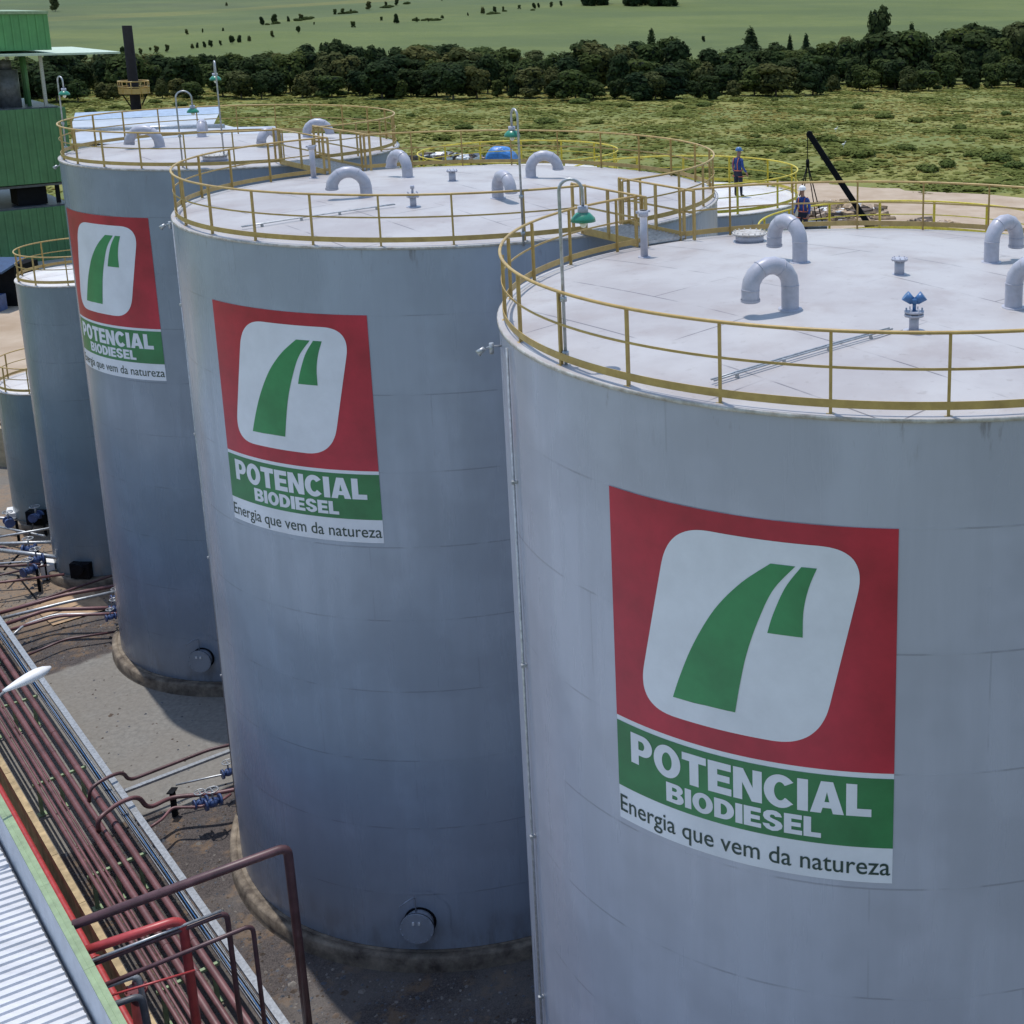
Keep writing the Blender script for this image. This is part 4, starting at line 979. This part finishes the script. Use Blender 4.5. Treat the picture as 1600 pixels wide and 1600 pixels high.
# far chimney
ch = empty('chimney_stack', (-55.95, 105, GZ), 0, 'slender black chimney with a yellow ring platform', 'chimney')
mb = MB(); mb.cone((0, 0, 0), (0, 0, 20.5), .42, .37, n=20); mb.build('stack', M['black'], ch)
pf = MB(); pf.cone((0, 0, 15.05), (0, 0, 15.13), 1.15, n=20); q = pf.build('platform', M['yellow'], ch)
mb = MB(); mb.tube([(1.13*cos(k*pi/10), 1.13*sin(k*pi/10), 16.05) for k in range(20)], .05, 6, closed=True); mb.tube([(1.13*cos(k*pi/10), 1.13*sin(k*pi/10), 15.6) for k in range(20)], .04, 6, closed=True)
for k in range(10): mb.cone((1.13*cos(k*pi/5), 1.13*sin(k*pi/5), 15.1), (1.13*cos(k*pi/5), 1.13*sin(k*pi/5), 16.05), .04, n=6)
mb.lathe([(1.14, 15.1), (1.14, 15.5)], 20); mb.build('platform_rail', M['yellow'], q)
mb = MB()
for s_ in (-1, 1): mb.cone((s_*1.05, 0, 15.05), (s_*.38, 0, 13.9), .05, n=6)
mb.build('bracket', M['black'], ch)
mb = MB(); mb.box((.50, -.05, 7.5), (.03, .05, 15)); mb.box((.50, .30, 7.5), (.03, .05, 15)); mb.build('ladder', M['yellow'], ch)
# white roofed hall behind the third tank
wr = empty('white_hall', (-38, 76, GZ), 0, 'low hall with a white sheet roof showing behind the third tank', 'hall')
def WP(x, y, z): return (x+38, y-76, z-GZ)
mb = MB(); mb.poly([WP(-40.2, 68.5, 14.7), WP(-28.5, 68.5, 14.5), WP(-31.9, 75.0, 15.0), WP(-42.0, 71.8, 15.0)]); mb.poly([WP(-42.1, 71.9, 15.05), WP(-35.2, 74.2, 15.05), WP(-37.5, 80.0, 15.25), WP(-44.5, 76.2, 15.15)])
mb.build('roof', mat('grey_white_roof', (.46, .49, .54), .4, var=.12, scale=.5), wr)
mb = MB(); mb.tube([WP(-42.0, 71.8, 15.05), WP(-34.5, 74.2, 15.05)], .16, 8); mb.build('ridge_duct', M['galv'], wr)
mb = MB(); mb.poly([WP(-44.5, 76.3, 15.17), WP(-37.5, 80.1, 15.27), WP(-38.6, 82.5, 15.5), WP(-45.8, 78.8, 15.4)]); mb.build('translucent_sheet', mat('blue_white_sheet', (.34, .42, .54), .4), wr)
mb = MB(); mb.prism([WP(-40.1, 68.9, 0)[:2], WP(-30.5, 68.9, 0)[:2], WP(-32.3, 74.8, 0)[:2], WP(-37.8, 81.0, 0)[:2], WP(-44.2, 77.5, 0)[:2]], 0, 14.9); mb.build('wall', M['wallsheet'], wr)

# ------------------------------------------------------------------ clutter on the clearings
rnd = random.Random(11)
def rubble(cx, cy, wx, wy, n, smin, smax, name, label, mats, zb=GZ, hmax=1.0):
    mb = MB()
    for k in range(n):
        x = rnd.gauss(0, .42)*wx; y = rnd.gauss(0, .42)*wy; h = hmax*max(0, 1-hypot(x/wx, y/wy))
        s = rnd.uniform(smin, smax); q = Matrix.Rotation(rnd.random()*6, 3, 'Z') @ Matrix.Rotation(rnd.uniform(-.5, .5), 3, 'X')
        mb.box((cx+x, cy+y, zb+h*rnd.random()+s*.2), (s*rnd.uniform(.6, 1.6), s*rnd.uniform(.5, 1.1), s*rnd.uniform(.3, .7)), q, mi=rnd.randrange(len(mats)))
    return tag(mb.build(name, mats), label, 'rubble', kind='stuff')
rubble(-52.7, 182, 7.5, 1.6, 260, .4, 1.1, 'rubble', 'row of dumped stones beyond the tanks', [M['rubble'], M['rubbled'], M['dgrey'], M['white']], GZ, .8)
rubble(2.2, 135, 5.5, 5.0, 320, .3, 1.1, 'rubble', 'heap of rubble and timber on the sandy clearing', [M['rubble'], M['rubbled'], M['wood'], M['wood'], M['white']], GZ+.2, 1.3)
rubble(11, 128, 3.5, 2.0, 60, .3, .9, 'rubble', 'low scatter of timber right of the rubble heap', [M['rubble'], M['wood'], M['rubbled']], GZ+.2, .5)
for (x, y, a, L) in ((.2, 131, .3, 4), (3.5, 130.5, -.2, 5), (6.4, 131.5, .15, 4), (9.5, 127, -.1, 4)):
    mb = MB()
    for k in range(5): mb.box((0, k*.22, .1+.05*(k % 2)), (L, .18, .12))
    o = tag(mb.build('timber_stack', M['wood'], None, (x, y, GZ+.22)), 'flat stack of timber boards on the sandy clearing', 'timber', 'timber stacks on the clearing'); o.rotation_euler = (0, 0, a)
# tarpaulin covered heap
mb = MB(); n = 16; vs = []
for j in range(n+1):
    row = []
    for i in range(n+1):
        u = i/n*2-1; v = j/n*2-1; e = (1-u**4)*(1-v**4); h = 2.1*e**.6*(1-.28*(u > .2)*(u-.2)*1.4)+.16*noise.noise(Vector((u*3, v*3, 7)))*e
        row.append(mb.bm.verts.new((u*2.15, v*1.8, max(0, h))))
    vs.append(row)
for j in range(n):
    for i in range(n): mb.bm.faces.new((vs[j][i], vs[j][i+1], vs[j+1][i+1], vs[j+1][i]))
tag(mb.build('tarpaulin', M['tarp'], None, (-45.1, 181.5, GZ-.05)), 'bright blue tarpaulin over a heap beyond the yellow rail', 'tarpaulin')
# dark shed with blue awning at far left
sd = empty('shed', (-64.6, 93, GZ), 0, 'dark open shed with a blue awning at the left edge', 'shed')
mb = MB(); mb.box((0, 1.5, 1.5), (9, 3, 3.0)); mb.build('wall', M['black'], sd)
mb = MB(); mb.box((0, -.3, 3.2), (9.4, 3.0, .15), Matrix.Rotation(.18, 3, 'X')); mb.build('awning', mat('dark_blue_awning', (.035, .08, .18), .5), sd)
mb = MB(); mb.box((-2.5, -1.6, .8), (2.2, 1.2, 1.6)); mb.box((3.4, -1.4, .6), (1.6, 1.1, 1.2)); mb.build('machine', M['blue'], sd)
for i, (x, y) in enumerate(((-44, 66), (-42.2, 63.6), (-46.4, 68.6), (-43.2, 61.2))):
    mb = MB(); mb.box((0, 0, .07), (5.6, .35, .14)); mb.box((0, .7, .07), (5.2, .3, .14)); mb.box((.2, 1.3, .07), (5.5, .3, .12))
    o = tag(mb.build('timber_stack', M['wood'], None, (x, y, GZ+.01)), 'loose boards on the orange soil behind the slim tanks', 'timber', 'loose boards behind the slim tanks'); o.rotation_euler = (0, 0, .2)
# beige low wall behind low slim tank
mb = MB(); mb.box((-41.5, 60, .6), (9, .4, 2.0), Matrix.Rotation(-.2, 3, 'Z')); tag(mb.build('bund_wall', mat('beige_wall', (.40, .33, .22), .85, var=.15)), 'beige bund wall behind the low slim tank', 'wall')

# ------------------------------------------------------------------ vegetation
def crown_mesh(seed, lobes, leafn, size, lm, core=None):
    rnd = random.Random(seed); bm = bmesh.new()
    # dark inner mass
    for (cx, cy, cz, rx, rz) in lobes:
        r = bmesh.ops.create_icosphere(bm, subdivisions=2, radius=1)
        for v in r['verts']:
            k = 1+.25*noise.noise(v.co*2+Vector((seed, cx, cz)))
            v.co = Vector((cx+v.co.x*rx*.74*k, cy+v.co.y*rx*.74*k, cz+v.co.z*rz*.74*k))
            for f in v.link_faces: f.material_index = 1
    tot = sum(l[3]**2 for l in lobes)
    for (cx, cy, cz, rx, rz) in lobes:
        for k in range(int(leafn*rx*rx/tot)):
            d = Vector((rnd.gauss(0, 1), rnd.gauss(0, 1), rnd.gauss(0, 1)+.25)).normalized()
            rr = rnd.uniform(.72, 1.08)*(1+.28*noise.noise(d*2.3+Vector((cx*3, seed, cz))))
            p = Vector((cx+d.x*rx*rr, cy+d.y*rx*rr, cz+d.z*rz*rr))
            s = size*rnd.uniform(.6, 1.3)
            nn = (d*1.3+Vector((rnd.uniform(-.6, .6), rnd.uniform(-.6, .6), rnd.uniform(-.3, .7)))).normalized()
            a = nn.orthogonal().normalized()*s; b = nn.cross(a).normalized()*s*.8
            q = rnd.random()*6; a2 = a*cos(q)+b*sin(q); b2 = b*cos(q)-a*sin(q)
            bm.faces.new([bm.verts.new(p+a2), bm.verts.new(p+b2), bm.verts.new(p-a2*.8), bm.verts.new(p-b2*.7)])
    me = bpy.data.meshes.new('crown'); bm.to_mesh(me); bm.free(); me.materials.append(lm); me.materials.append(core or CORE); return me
def trunk_mesh(h, r, forks, seed):
    mb = MB(); rnd = random.Random(seed); mb.cone((0, 0, -.4), (0, 0, h), r, r*.6, n=8, caps=False)
    for k in range(forks):
        a = rnd.random()*6.28; mb.cone((0, 0, h*.8), (cos(a)*h*.5, sin(a)*h*.5, h*1.35), r*.5, r*.2, n=6, caps=False)
    me = bpy.data.meshes.new('trunk'); mb.bm.to_mesh(me); mb.bm.free(); me.materials.append(BARK); return me
def lobes_round(seed, R, h):       # unit tree of height h, crown radius R
    rnd = random.Random(seed); L = [(0, 0, h*.50, R*.70, h*.40)]
    for k in range(11):
        a = k*.9+rnd.random(); hh = rnd.uniform(.15, .88); d = R*rnd.uniform(.35, .62)*(1.15-.5*hh); L.append((cos(a)*d, sin(a)*d, h*hh, R*rnd.uniform(.30, .50), h*rnd.uniform(.11, .19)))
    return L
TREES = []
for k in range(9):
    hgt = 10; Rc = [3.6, 4.2, 3.2, 4.6, 3.9, 3.3, 4.4, 3.0, 4.0][k]
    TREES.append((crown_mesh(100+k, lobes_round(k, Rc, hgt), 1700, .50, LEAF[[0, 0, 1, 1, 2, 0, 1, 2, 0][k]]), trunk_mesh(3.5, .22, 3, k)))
CON = [(crown_mesh(200+k, [(0, 0, 3, 2.2-.2*k, 2), (0, 0, 5.2, 1.7-.2*k, 2), (0, 0, 7.2, 1.15, 1.8), (0, 0, 8.8, .65, 1.3)], 1300, .32, LEAF[0]), trunk_mesh(2, .2, 0, 50+k)) for k in range(2)]
BUSH = [(crown_mesh(300+k, [(0, 0, .8, 1.2, .8), (.9, .3, .6, .8, .6), (-.8, .4, .55, .8, .55), (.1, -.8, .5, .7, .5)], 700, .26, LEAF[3], LEAF[2]), trunk_mesh(.5, .06, 4, 70+k)) for k in range(5)]
def put_tree(proto, name, x, y, h, base, label, cat, group, rnd, wide=1.0, z=None, trunk=True):
    z = terrain(x, y) if z is None else z
    o = empty(name, (x, y, z), rnd.random()*6.28, label, cat, group); s = h/base; o.scale = (s*wide, s*wide, s)
    c = bpy.data.objects.new('crown', proto[0]); COL.objects.link(c); c.parent = o
    if trunk: t = bpy.data.objects.new('trunk', proto[1]); COL.objects.link(t); t.parent = o
    return o
# pixel <-> world helpers only used to lay the woodland out on the terrain
CP, SP = cos(PITCH), sin(PITCH)
def px_x(px, y, z=0): return (px-1275.2)/1984.5*(y*CP+(CAMZ-z)*SP)
def ang_of(py): return PITCH-math.atan((444.4-py)/1984.5)
def hit(px, py):
    a = ang_of(py); y = 150.0
    while y < 2300:
        x = px_x(px, y)*1.0
        if CAMZ-math.tan(a)*y <= terrain(x, y): break
        y += 2
    return px_x(px, y), y
prof = [(-600, 88), (0, 90), (180, 86), (300, 86), (400, 85), (440, 74), (480, 68), (530, 58), (570, 70), (600, 78), (650, 72), (750, 76), (850, 72), (900, 68), (950, 63), (1060, 64), (1130, 76), (1170, 74), (1220, 70), (1270, 72), (1330, 60), (1400, 48), (1500, 47), (1530, 38), (1570, 33), (1640, 38), (2200, 45)]
bot = [(-600, 166), (100, 165), (250, 162), (400, 157), (900, 159), (1100, 159), (1200, 152), (1400, 143), (1600, 137), (2200, 133)]
def lerp_(T, x):
    for (a, b), (c, d) in zip(T, T[1:]):
        if a <= x <= c: return b+(d-b)*(x-a)/(c-a)
    return T[-1][1]
rnd = random.Random(77)
FL = ['tree of the dark continuous woodland belt beyond the meadow', 'tree of the dark continuous woodland belt beyond the meadow']
nforest = 0
for row in range(5):
    npx = 58 if row else 64
    for k in range(npx):
        px = -190+1990*(k+rnd.uniform(-.3, .3)+.5*(row % 2))/npx
        yb = (CAMZ-GZ)/math.tan(ang_of(lerp_(bot, px)))
        y = yb+4+row*17+rnd.uniform(-5, 6)
        x = px_x(px, y); z = terrain(x, y)
        pj = px
        top = CAMZ-y*math.tan(ang_of(lerp_(prof, pj)))
        hmax = max(4, top-z)
        if row == 0: h = rnd.uniform(3.8, 8.0)
        elif row == 1: h = rnd.uniform(7, 10.0)
        else: h = hmax*rnd.choice((rnd.uniform(.62, .8), rnd.uniform(.85, 1.0), rnd.uniform(.95, 1.10)))
        h = min(h, hmax*1.10)
        lab = ['low bushy tree in the front row of the woodland belt, at the meadow edge', 'middling tree in the second row of the woodland belt behind the low front ones', 'tree crown in the thick middle of the dark woodland belt', 'tree crown near the top of the dark woodland belt, against others behind', 'rearmost tree of the woodland belt, its crown against the green slope'][row]
        grp = ['front row', 'second row', 'middle', 'upper part', 'skyline row'][row]+' of the woodland belt'
        put_tree(TREES[rnd.randrange(9)], 'tree', x, y, h, 10, lab, 'tree', grp, rnd, wide=rnd.uniform(.85, 1.45)*(1.25 if h < 8 else 1), trunk=(row < 2))
        nforest += 1
# trees that stand above the belt
for px, top, hh, wd, kind, lab in ((1018, 45, 15, 1.0, 1, 'pointed dark tree rising above the belt left of centre right'), (1172, 43, 15, 1.7, 1, 'broad pointed conifer rising above the belt in the right half'),
        (1233, 54, 12, .8, 1, 'slim small conifer right of the broad pointed one'), (1258, 52, 12, 1.0, 1, 'second slim conifer, just right of the slim small one'),
        (1370, 8, 19, 1.0, 0, 'tallest round-crowned tree above the belt near the right'), (1422, 34, 15, .9, 1, 'conifer right of the tallest round-crowned tree'), (1528, 34, 16, 1.2, 0, 'large dark tree at the right end of the belt')):
    y = 395; z_t = CAMZ-y*math.tan(ang_of(top)); x = px_x(px, y); z = terrain(x, y)
    put_tree((CON if kind else TREES)[rnd.randrange(2)], 'conifer' if kind else 'tree', x, y, z_t-z, 10, lab, 'tree', None, rnd, wide=wd*(.62 if kind == 0 else .8))
# scattered trees on the far slope
hill = [(90, 22, 22), (293, 58, 8), (318, 55, 6), (350, 52, 5), (411, 42, 12), (430, 39, 13), (452, 37, 8), (472, 35, 9), (492, 42, 4), (525, 26, 8), (537, 25, 8), (550, 23, 6), (578, 18, 12), (605, 14, 8), (622, 11, 11),
        (553, 46, 9), (597, 35, 6), (620, 39, 14), (652, 37, 7), (670, 36, 5), (692, 32, 6), (732, 27, 5), (755, 24, 11), (774, 22, 9), (787, 20, 7), (467, 55, 10), (426, 62, 10), (301, 80, 8), (309, 79, 8), (320, 78, 9), (330, 77, 10), (345, 75, 7),
        (363, 72, 12), (375, 70, 11), (390, 68, 9), (245, 87, 11), (262, 86, 11), (192, 92, 14), (235, 84, 6), (357, 13, 6), (692, 4, 4), (812, 16, 6), (835, 15, 8), (862, 13, 8), (877, 11, 7), (842, 14, 7), (220, 90, 10), (205, 70, 5), (1098, 66, 8)]
for px, py, hp in hill:
    x, y = hit(px, py); h = hp*y/1984.5*1.1
    lab, grp = 'small tree in the rising broken line across the middle of the far slope', 'middle tree line on the far slope'
    if px < 280: lab, grp = 'small tree at the slope foot between chimney and woodland belt', 'trees at the slope foot'
    elif py > 65: lab, grp = 'small tree in the lower broken line just above the woodland belt', 'lower tree line on the far slope'
    elif px > 530 and py < 30 and px < 640: lab, grp = 'small tree in the upper line left of centre on the far slope', 'upper left tree line on the far slope'
    elif px > 800: lab, grp = 'small tree in the line running to the dark planted wood', 'tree line left of the planted wood'
    elif px > 520: lab, grp = 'small lone tree on the open middle of the far slope', 'lone trees on the far slope'
    if (px, py) == (90, 22): lab = 'large bushy tree on the slope just above the green building roof'
    put_tree(TREES[rnd.randrange(9)], 'tree', x, y, h, 10, lab, 'tree', None if px == 90 else grp, rnd, wide=rnd.uniform(.75, 1.15), trunk=True)
# hedgerow scrub under the tree lines: low continuous growth nobody could count
V_, F_ = [], []
for line, n in (([(288, 58), (350, 52), (430, 40), (470, 35), (530, 26), (600, 16), (640, 8)], 150), ([(296, 80), (345, 76), (400, 68)], 60), ([(618, 39), (700, 32), (760, 25), (800, 20), (900, 12)], 110), ([(185, 90), (230, 88), (270, 86)], 40), ([(1205, 30), (1240, 24)], 12)):
    for k in range(n):
        f = rnd.random()*(len(line)-1); i = int(f); a, b = line[i], line[i+1]; q = f-i
        x, y = hit(a[0]+(b[0]-a[0])*q+rnd.gauss(0, 1.2), a[1]+(b[1]-a[1])*q+rnd.gauss(0, .5))
        if noise.noise(Vector((x/18, y/18, 1))) < .12: continue
        src = BUSH[rnd.randrange(5)][0]; sc = rnd.uniform(.35, .95); zt = terrain(x, y); off = len(V_)
        V_ += [(x+v.co.x*sc*1.4, y+v.co.y*sc*1.4, zt+v.co.z*sc-.1) for v in src.vertices]; F_ += [[i_+off for i_ in p.vertices] for p in src.polygons]
me = bpy.data.meshes.new('hedgerow_scrub'); me.from_pydata(V_, [], F_); me.materials.append(LEAF[1]); o = bpy.data.objects.new('hedgerow_scrub', me); COL.objects.link(o)
tag(o, 'low scrub growing along the field boundaries of the far slope', 'scrub', kind='stuff')
# eucalyptus block near the top edge
xa, ya = hit(905, 11); xb, yb = hit(1055, 11)
bmw = bmesh.new(); me_w = bpy.data.meshes.new('far_wood')
V_, F_ = [], []
for k in range(46):
    f = rnd.random(); x = xa+(xb-xa)*f; y = ya+(yb-ya)*f+rnd.uniform(0, 30)
    if .28 < f < .44 and rnd.random() < .8: continue
    src = TREES[rnd.randrange(9)][0]; s = rnd.uniform(.9, 1.2)*(1.1 if f > .4 else .9); off = len(V_)
    zt_ = terrain(x, y)
    V_ += [(x+v.co.x*s, y+v.co.y*s, zt_+v.co.z*s*1.15-1) for v in src.vertices]; F_ += [[i+off for i in p.vertices] for p in src.polygons]
me_w.from_pydata(V_, [], F_); me_w.materials.append(LEAF[0]); bmw.free()
o = bpy.data.objects.new('far_wood', me_w); COL.objects.link(o); tag(o, 'dark planted wood block cut by the top edge of the picture', 'wood', kind='stuff')

# shrubs of the meadow
SHP = [(1290, 222, 26), (1345, 246, 30), (1325, 245, 22), (1560, 252, 30), (1585, 262, 24), (1480, 262, 28), (1520, 245, 20), (690, 222, 20), (725, 205, 18), (850, 195, 20), (1340, 170, 18), (1060, 172, 16), (1100, 168, 14), (975, 168, 16), (905, 163, 18),
       (1380, 185, 16), (1430, 190, 16), (1500, 200, 20), (1560, 215, 20), (1240, 200, 14), (1180, 215, 12), (930, 195, 14), (800, 190, 12), (560, 190, 12), (640, 185, 12), (600, 176, 12), (520, 165, 10), (1415, 235, 20), (1450, 268, 24), (1570, 180, 14), (1290, 250, 18), (1230, 240, 16), (1000, 218, 14), (880, 212, 12)]
SHP += [(450, 160, 10), (400, 168, 10), (180, 172, 12), (240, 165, 14), (280, 168, 14), (330, 160, 12), (140, 178, 14), (1150, 160, 14), (1210, 158, 12), (590, 150, 12), (720, 152, 8), (860, 155, 9), (1108, 152, 12)]
for px, py, hp in SHP:
    y = (CAMZ-GZ)/math.tan(ang_of(py)); x = px_x(px, y); h = hp*y/1984.5*.5
    put_tree(BUSH[rnd.randrange(5)], 'shrub', x, y, h, 1.7, ('leafy shrub in the rough meadow right of the standing worker' if px > 1160 else 'leafy shrub in the meadow between the tank roofs and the woodland belt') if py > 165 else 'low shrub at the foot of the woodland belt', 'shrub', ('right meadow shrubs' if px > 1160 else 'left meadow shrubs') if py > 165 else 'shrubs under the woodland belt', rnd, wide=rnd.uniform(1.2, 2.2), trunk=False)
# rough grass and weeds: uncountable
def tufts(name, N, seed, mats, y0, y1, hlo, hhi, label):
    rnd = random.Random(seed); V_, F_, MI = [], [], []
    for _ in range(N):
        y = y0+(y1-y0)*rnd.random()**.8; px = rnd.uniform(-120, 1720); x = px_x(px, y)
        if -18 < x < 46 and 75 < y < 150 and not (x < -8 and y > 120): continue
        if x < -60 and y < 130: continue
        if x < -25 and y < 90: continue
        c = noise.noise(Vector((x/11, y/11, 5))); c2 = noise.noise(Vector((x/45, y/30, 9))); c3 = noise.noise(Vector((x/4, y/4, 2)))
        if rnd.random() > .75+c*.9: continue
        h = rnd.uniform(hlo, hhi)*(1+1.2*max(0, c+.5*c3)); wv = h*rnd.uniform(1.5, 3.0); z = terrain(x, y)-.03
        mi = 2 if c+.6*c3 > .20 else (1 if c2+.5*c3 > .02 and rnd.random() < .85 else 0)
        for q in range(3):
            a = rnd.random()*6.28; dx, dy = cos(a)*wv, sin(a)*wv; lx, ly = -dy/wv*h*2.4, dx/wv*h*2.4; i = len(V_)
            V_ += [(x-dx*.7, y-dy*.7, z), (x+dx*.7, y+dy*.7, z), (x+dx+lx, y+dy+ly, z+h*rnd.uniform(.7, 1)), (x-dx*.6+lx, y-dy*.6+ly, z+h*rnd.uniform(.6, 1))]
            F_.append((i, i+1, i+2, i+3)); MI.append(mi)
    me = bpy.data.meshes.new(name); me.from_pydata(V_, [], F_); 
    for m in mats: me.materials.append(m)
    me.polygons.foreach_set('material_index', MI)
    o = bpy.data.objects.new(name, me); COL.objects.link(o); tag(o, label, 'grass', kind='stuff')
tufts('rough_grass', 60000, 3, GRASS, 118, 350, .10, .24, 'rough green and yellow grass covering the meadow')
# two white birds low over the meadow
for px, py, lb in ((1305, 205, 'white egret in the meadow, the upper left of two'), (1317, 233, 'white egret in the meadow, the lower right of two')):
    y = (CAMZ-GZ)/math.tan(ang_of(py+4)); x = px_x(px, y)
    mb = MB(); mb.tube([(-.3, 0, .62), (-.1, 0, .72), (.15, 0, .75), (.28, 0, .95), (.26, 0, 1.15), (.36, 0, 1.2), (.5, 0, 1.18)], [.03, .14, .13, .05, .035, .05, .01], 8)
    mb.cone((-.03, -.05, .65), (0, -.05, 0), .015, n=5); mb.cone((.06, .05, .65), (.06, .05, 0), .015, n=5)
    o = tag(mb.build('egret', M['white'], None, (x, y, terrain(x, y)+.35)), lb, 'bird', 'egrets in the meadow'); o.scale = (.9,)*3

# ------------------------------------------------------------------ gravel and litter in the yard
rnd = random.Random(31); V_, F_, MI = [], [], []
TK = [(T4, 7.3), (T3, 7.3), (T2, 5.8), ((-28.87, 48.77), 2.7), ((-33.74, 53.93), 2.7)]
n = 0
while n < 9000:
    sv = rnd.uniform(-60, -20); tv = rnd.uniform(5.5, 16) if rnd.random() < .85 else rnd.uniform(4.6, 9)
    p = ST(sv, tv); 
    if -47.5 < sv < -36.3 and rnd.random() < .93: continue
    if any(hypot(p.x-c[0], p.y-c[1]) < r for c, r in TK): continue
    if noise.noise(Vector((p.x*.8, p.y*.8, 4))) < -.1 and rnd.random() < .7: continue
    sz = rnd.uniform(.015, .05)*(1 if rnd.random() < .96 else 2.2); a = rnd.random()*6; i = len(V_); z = GZ
    for k in range(5): V_.append((p.x+sz*cos(a+k*1.257)*rnd.uniform(.7, 1.2), p.y+sz*sin(a+k*1.257)*rnd.uniform(.6, 1.2), z))
    V_.append((p.x+rnd.uniform(-.3, .3)*sz, p.y, z+sz*rnd.uniform(.5, .9)))
    for k in range(5): F_.append((i+k, i+(k+1) % 5, i+5)); MI.append(n % 3)
    n += 1
me = bpy.data.meshes.new('gravel'); me.from_pydata(V_, [], F_)
for m in (mat('gravel_grey', (.22, .20, .18), .9, var=.3), M['rubbled'], M['dgrey']): me.materials.append(m)
me.polygons.foreach_set('material_index', MI); o = bpy.data.objects.new('gravel', me); COL.objects.link(o); tag(o, 'loose gravel and chips on the yard around the tank feet', 'gravel', kind='stuff')
E2 = [([(-35.5, 50.8), (-32.3, 49.6)], .05, 'galv', 'slim galvanised pipe between the two slim tanks'), ([(-35.2, 49.3), (-31.5, 47.6)], .055, 'maroon', 'maroon pipe in front of the low slim tank'),
      ([(-34.4, 46.6), (-31.2, 47.2), (-30.4, 46.0)], .045, 'galv', 'bent galvanised pipe at the tall slim tank foot'), ([(-33.4, 44.6), (-29.4, 46.0)], .05, 'maroon', 'maroon pipe just in front of the tall slim tank'),
      ([(-33.8, 51.4), (-32.4, 48.4), (-32.0, 46.4)], .04, 'black', 'dark pipe crossing under the others near the slim tanks'), ([(-36.5, 51.6), (-34.6, 51.4)], .06, 'galv', 'stub pipe at the foot of the low slim tank')]
for L, r, m, lb in E2: pipe([(x, y, .35) for x, y in L], r, m, lb, .3, n=10, group='pipes around the slim tanks')
pipe([ST(-51.6, 8.0, .3), ST(-51.9, 10.0, .3), ST(-52.3, 12.6, .3)], .05, 'mar2', 'dark pipe behind the bundle toward the third tank', .3, group='pipes from the rack to the third tank', n=10)
pipe([ST(-48.2, 8.2, -.05), ST(-48.6, 9.6, -.05), ST(-47.9, 11.2, -.05)], .045, 'mar2', 'low dark pipe lying in front of the bundle at the third tank', .3, group='pipes from the rack to the third tank', n=10)
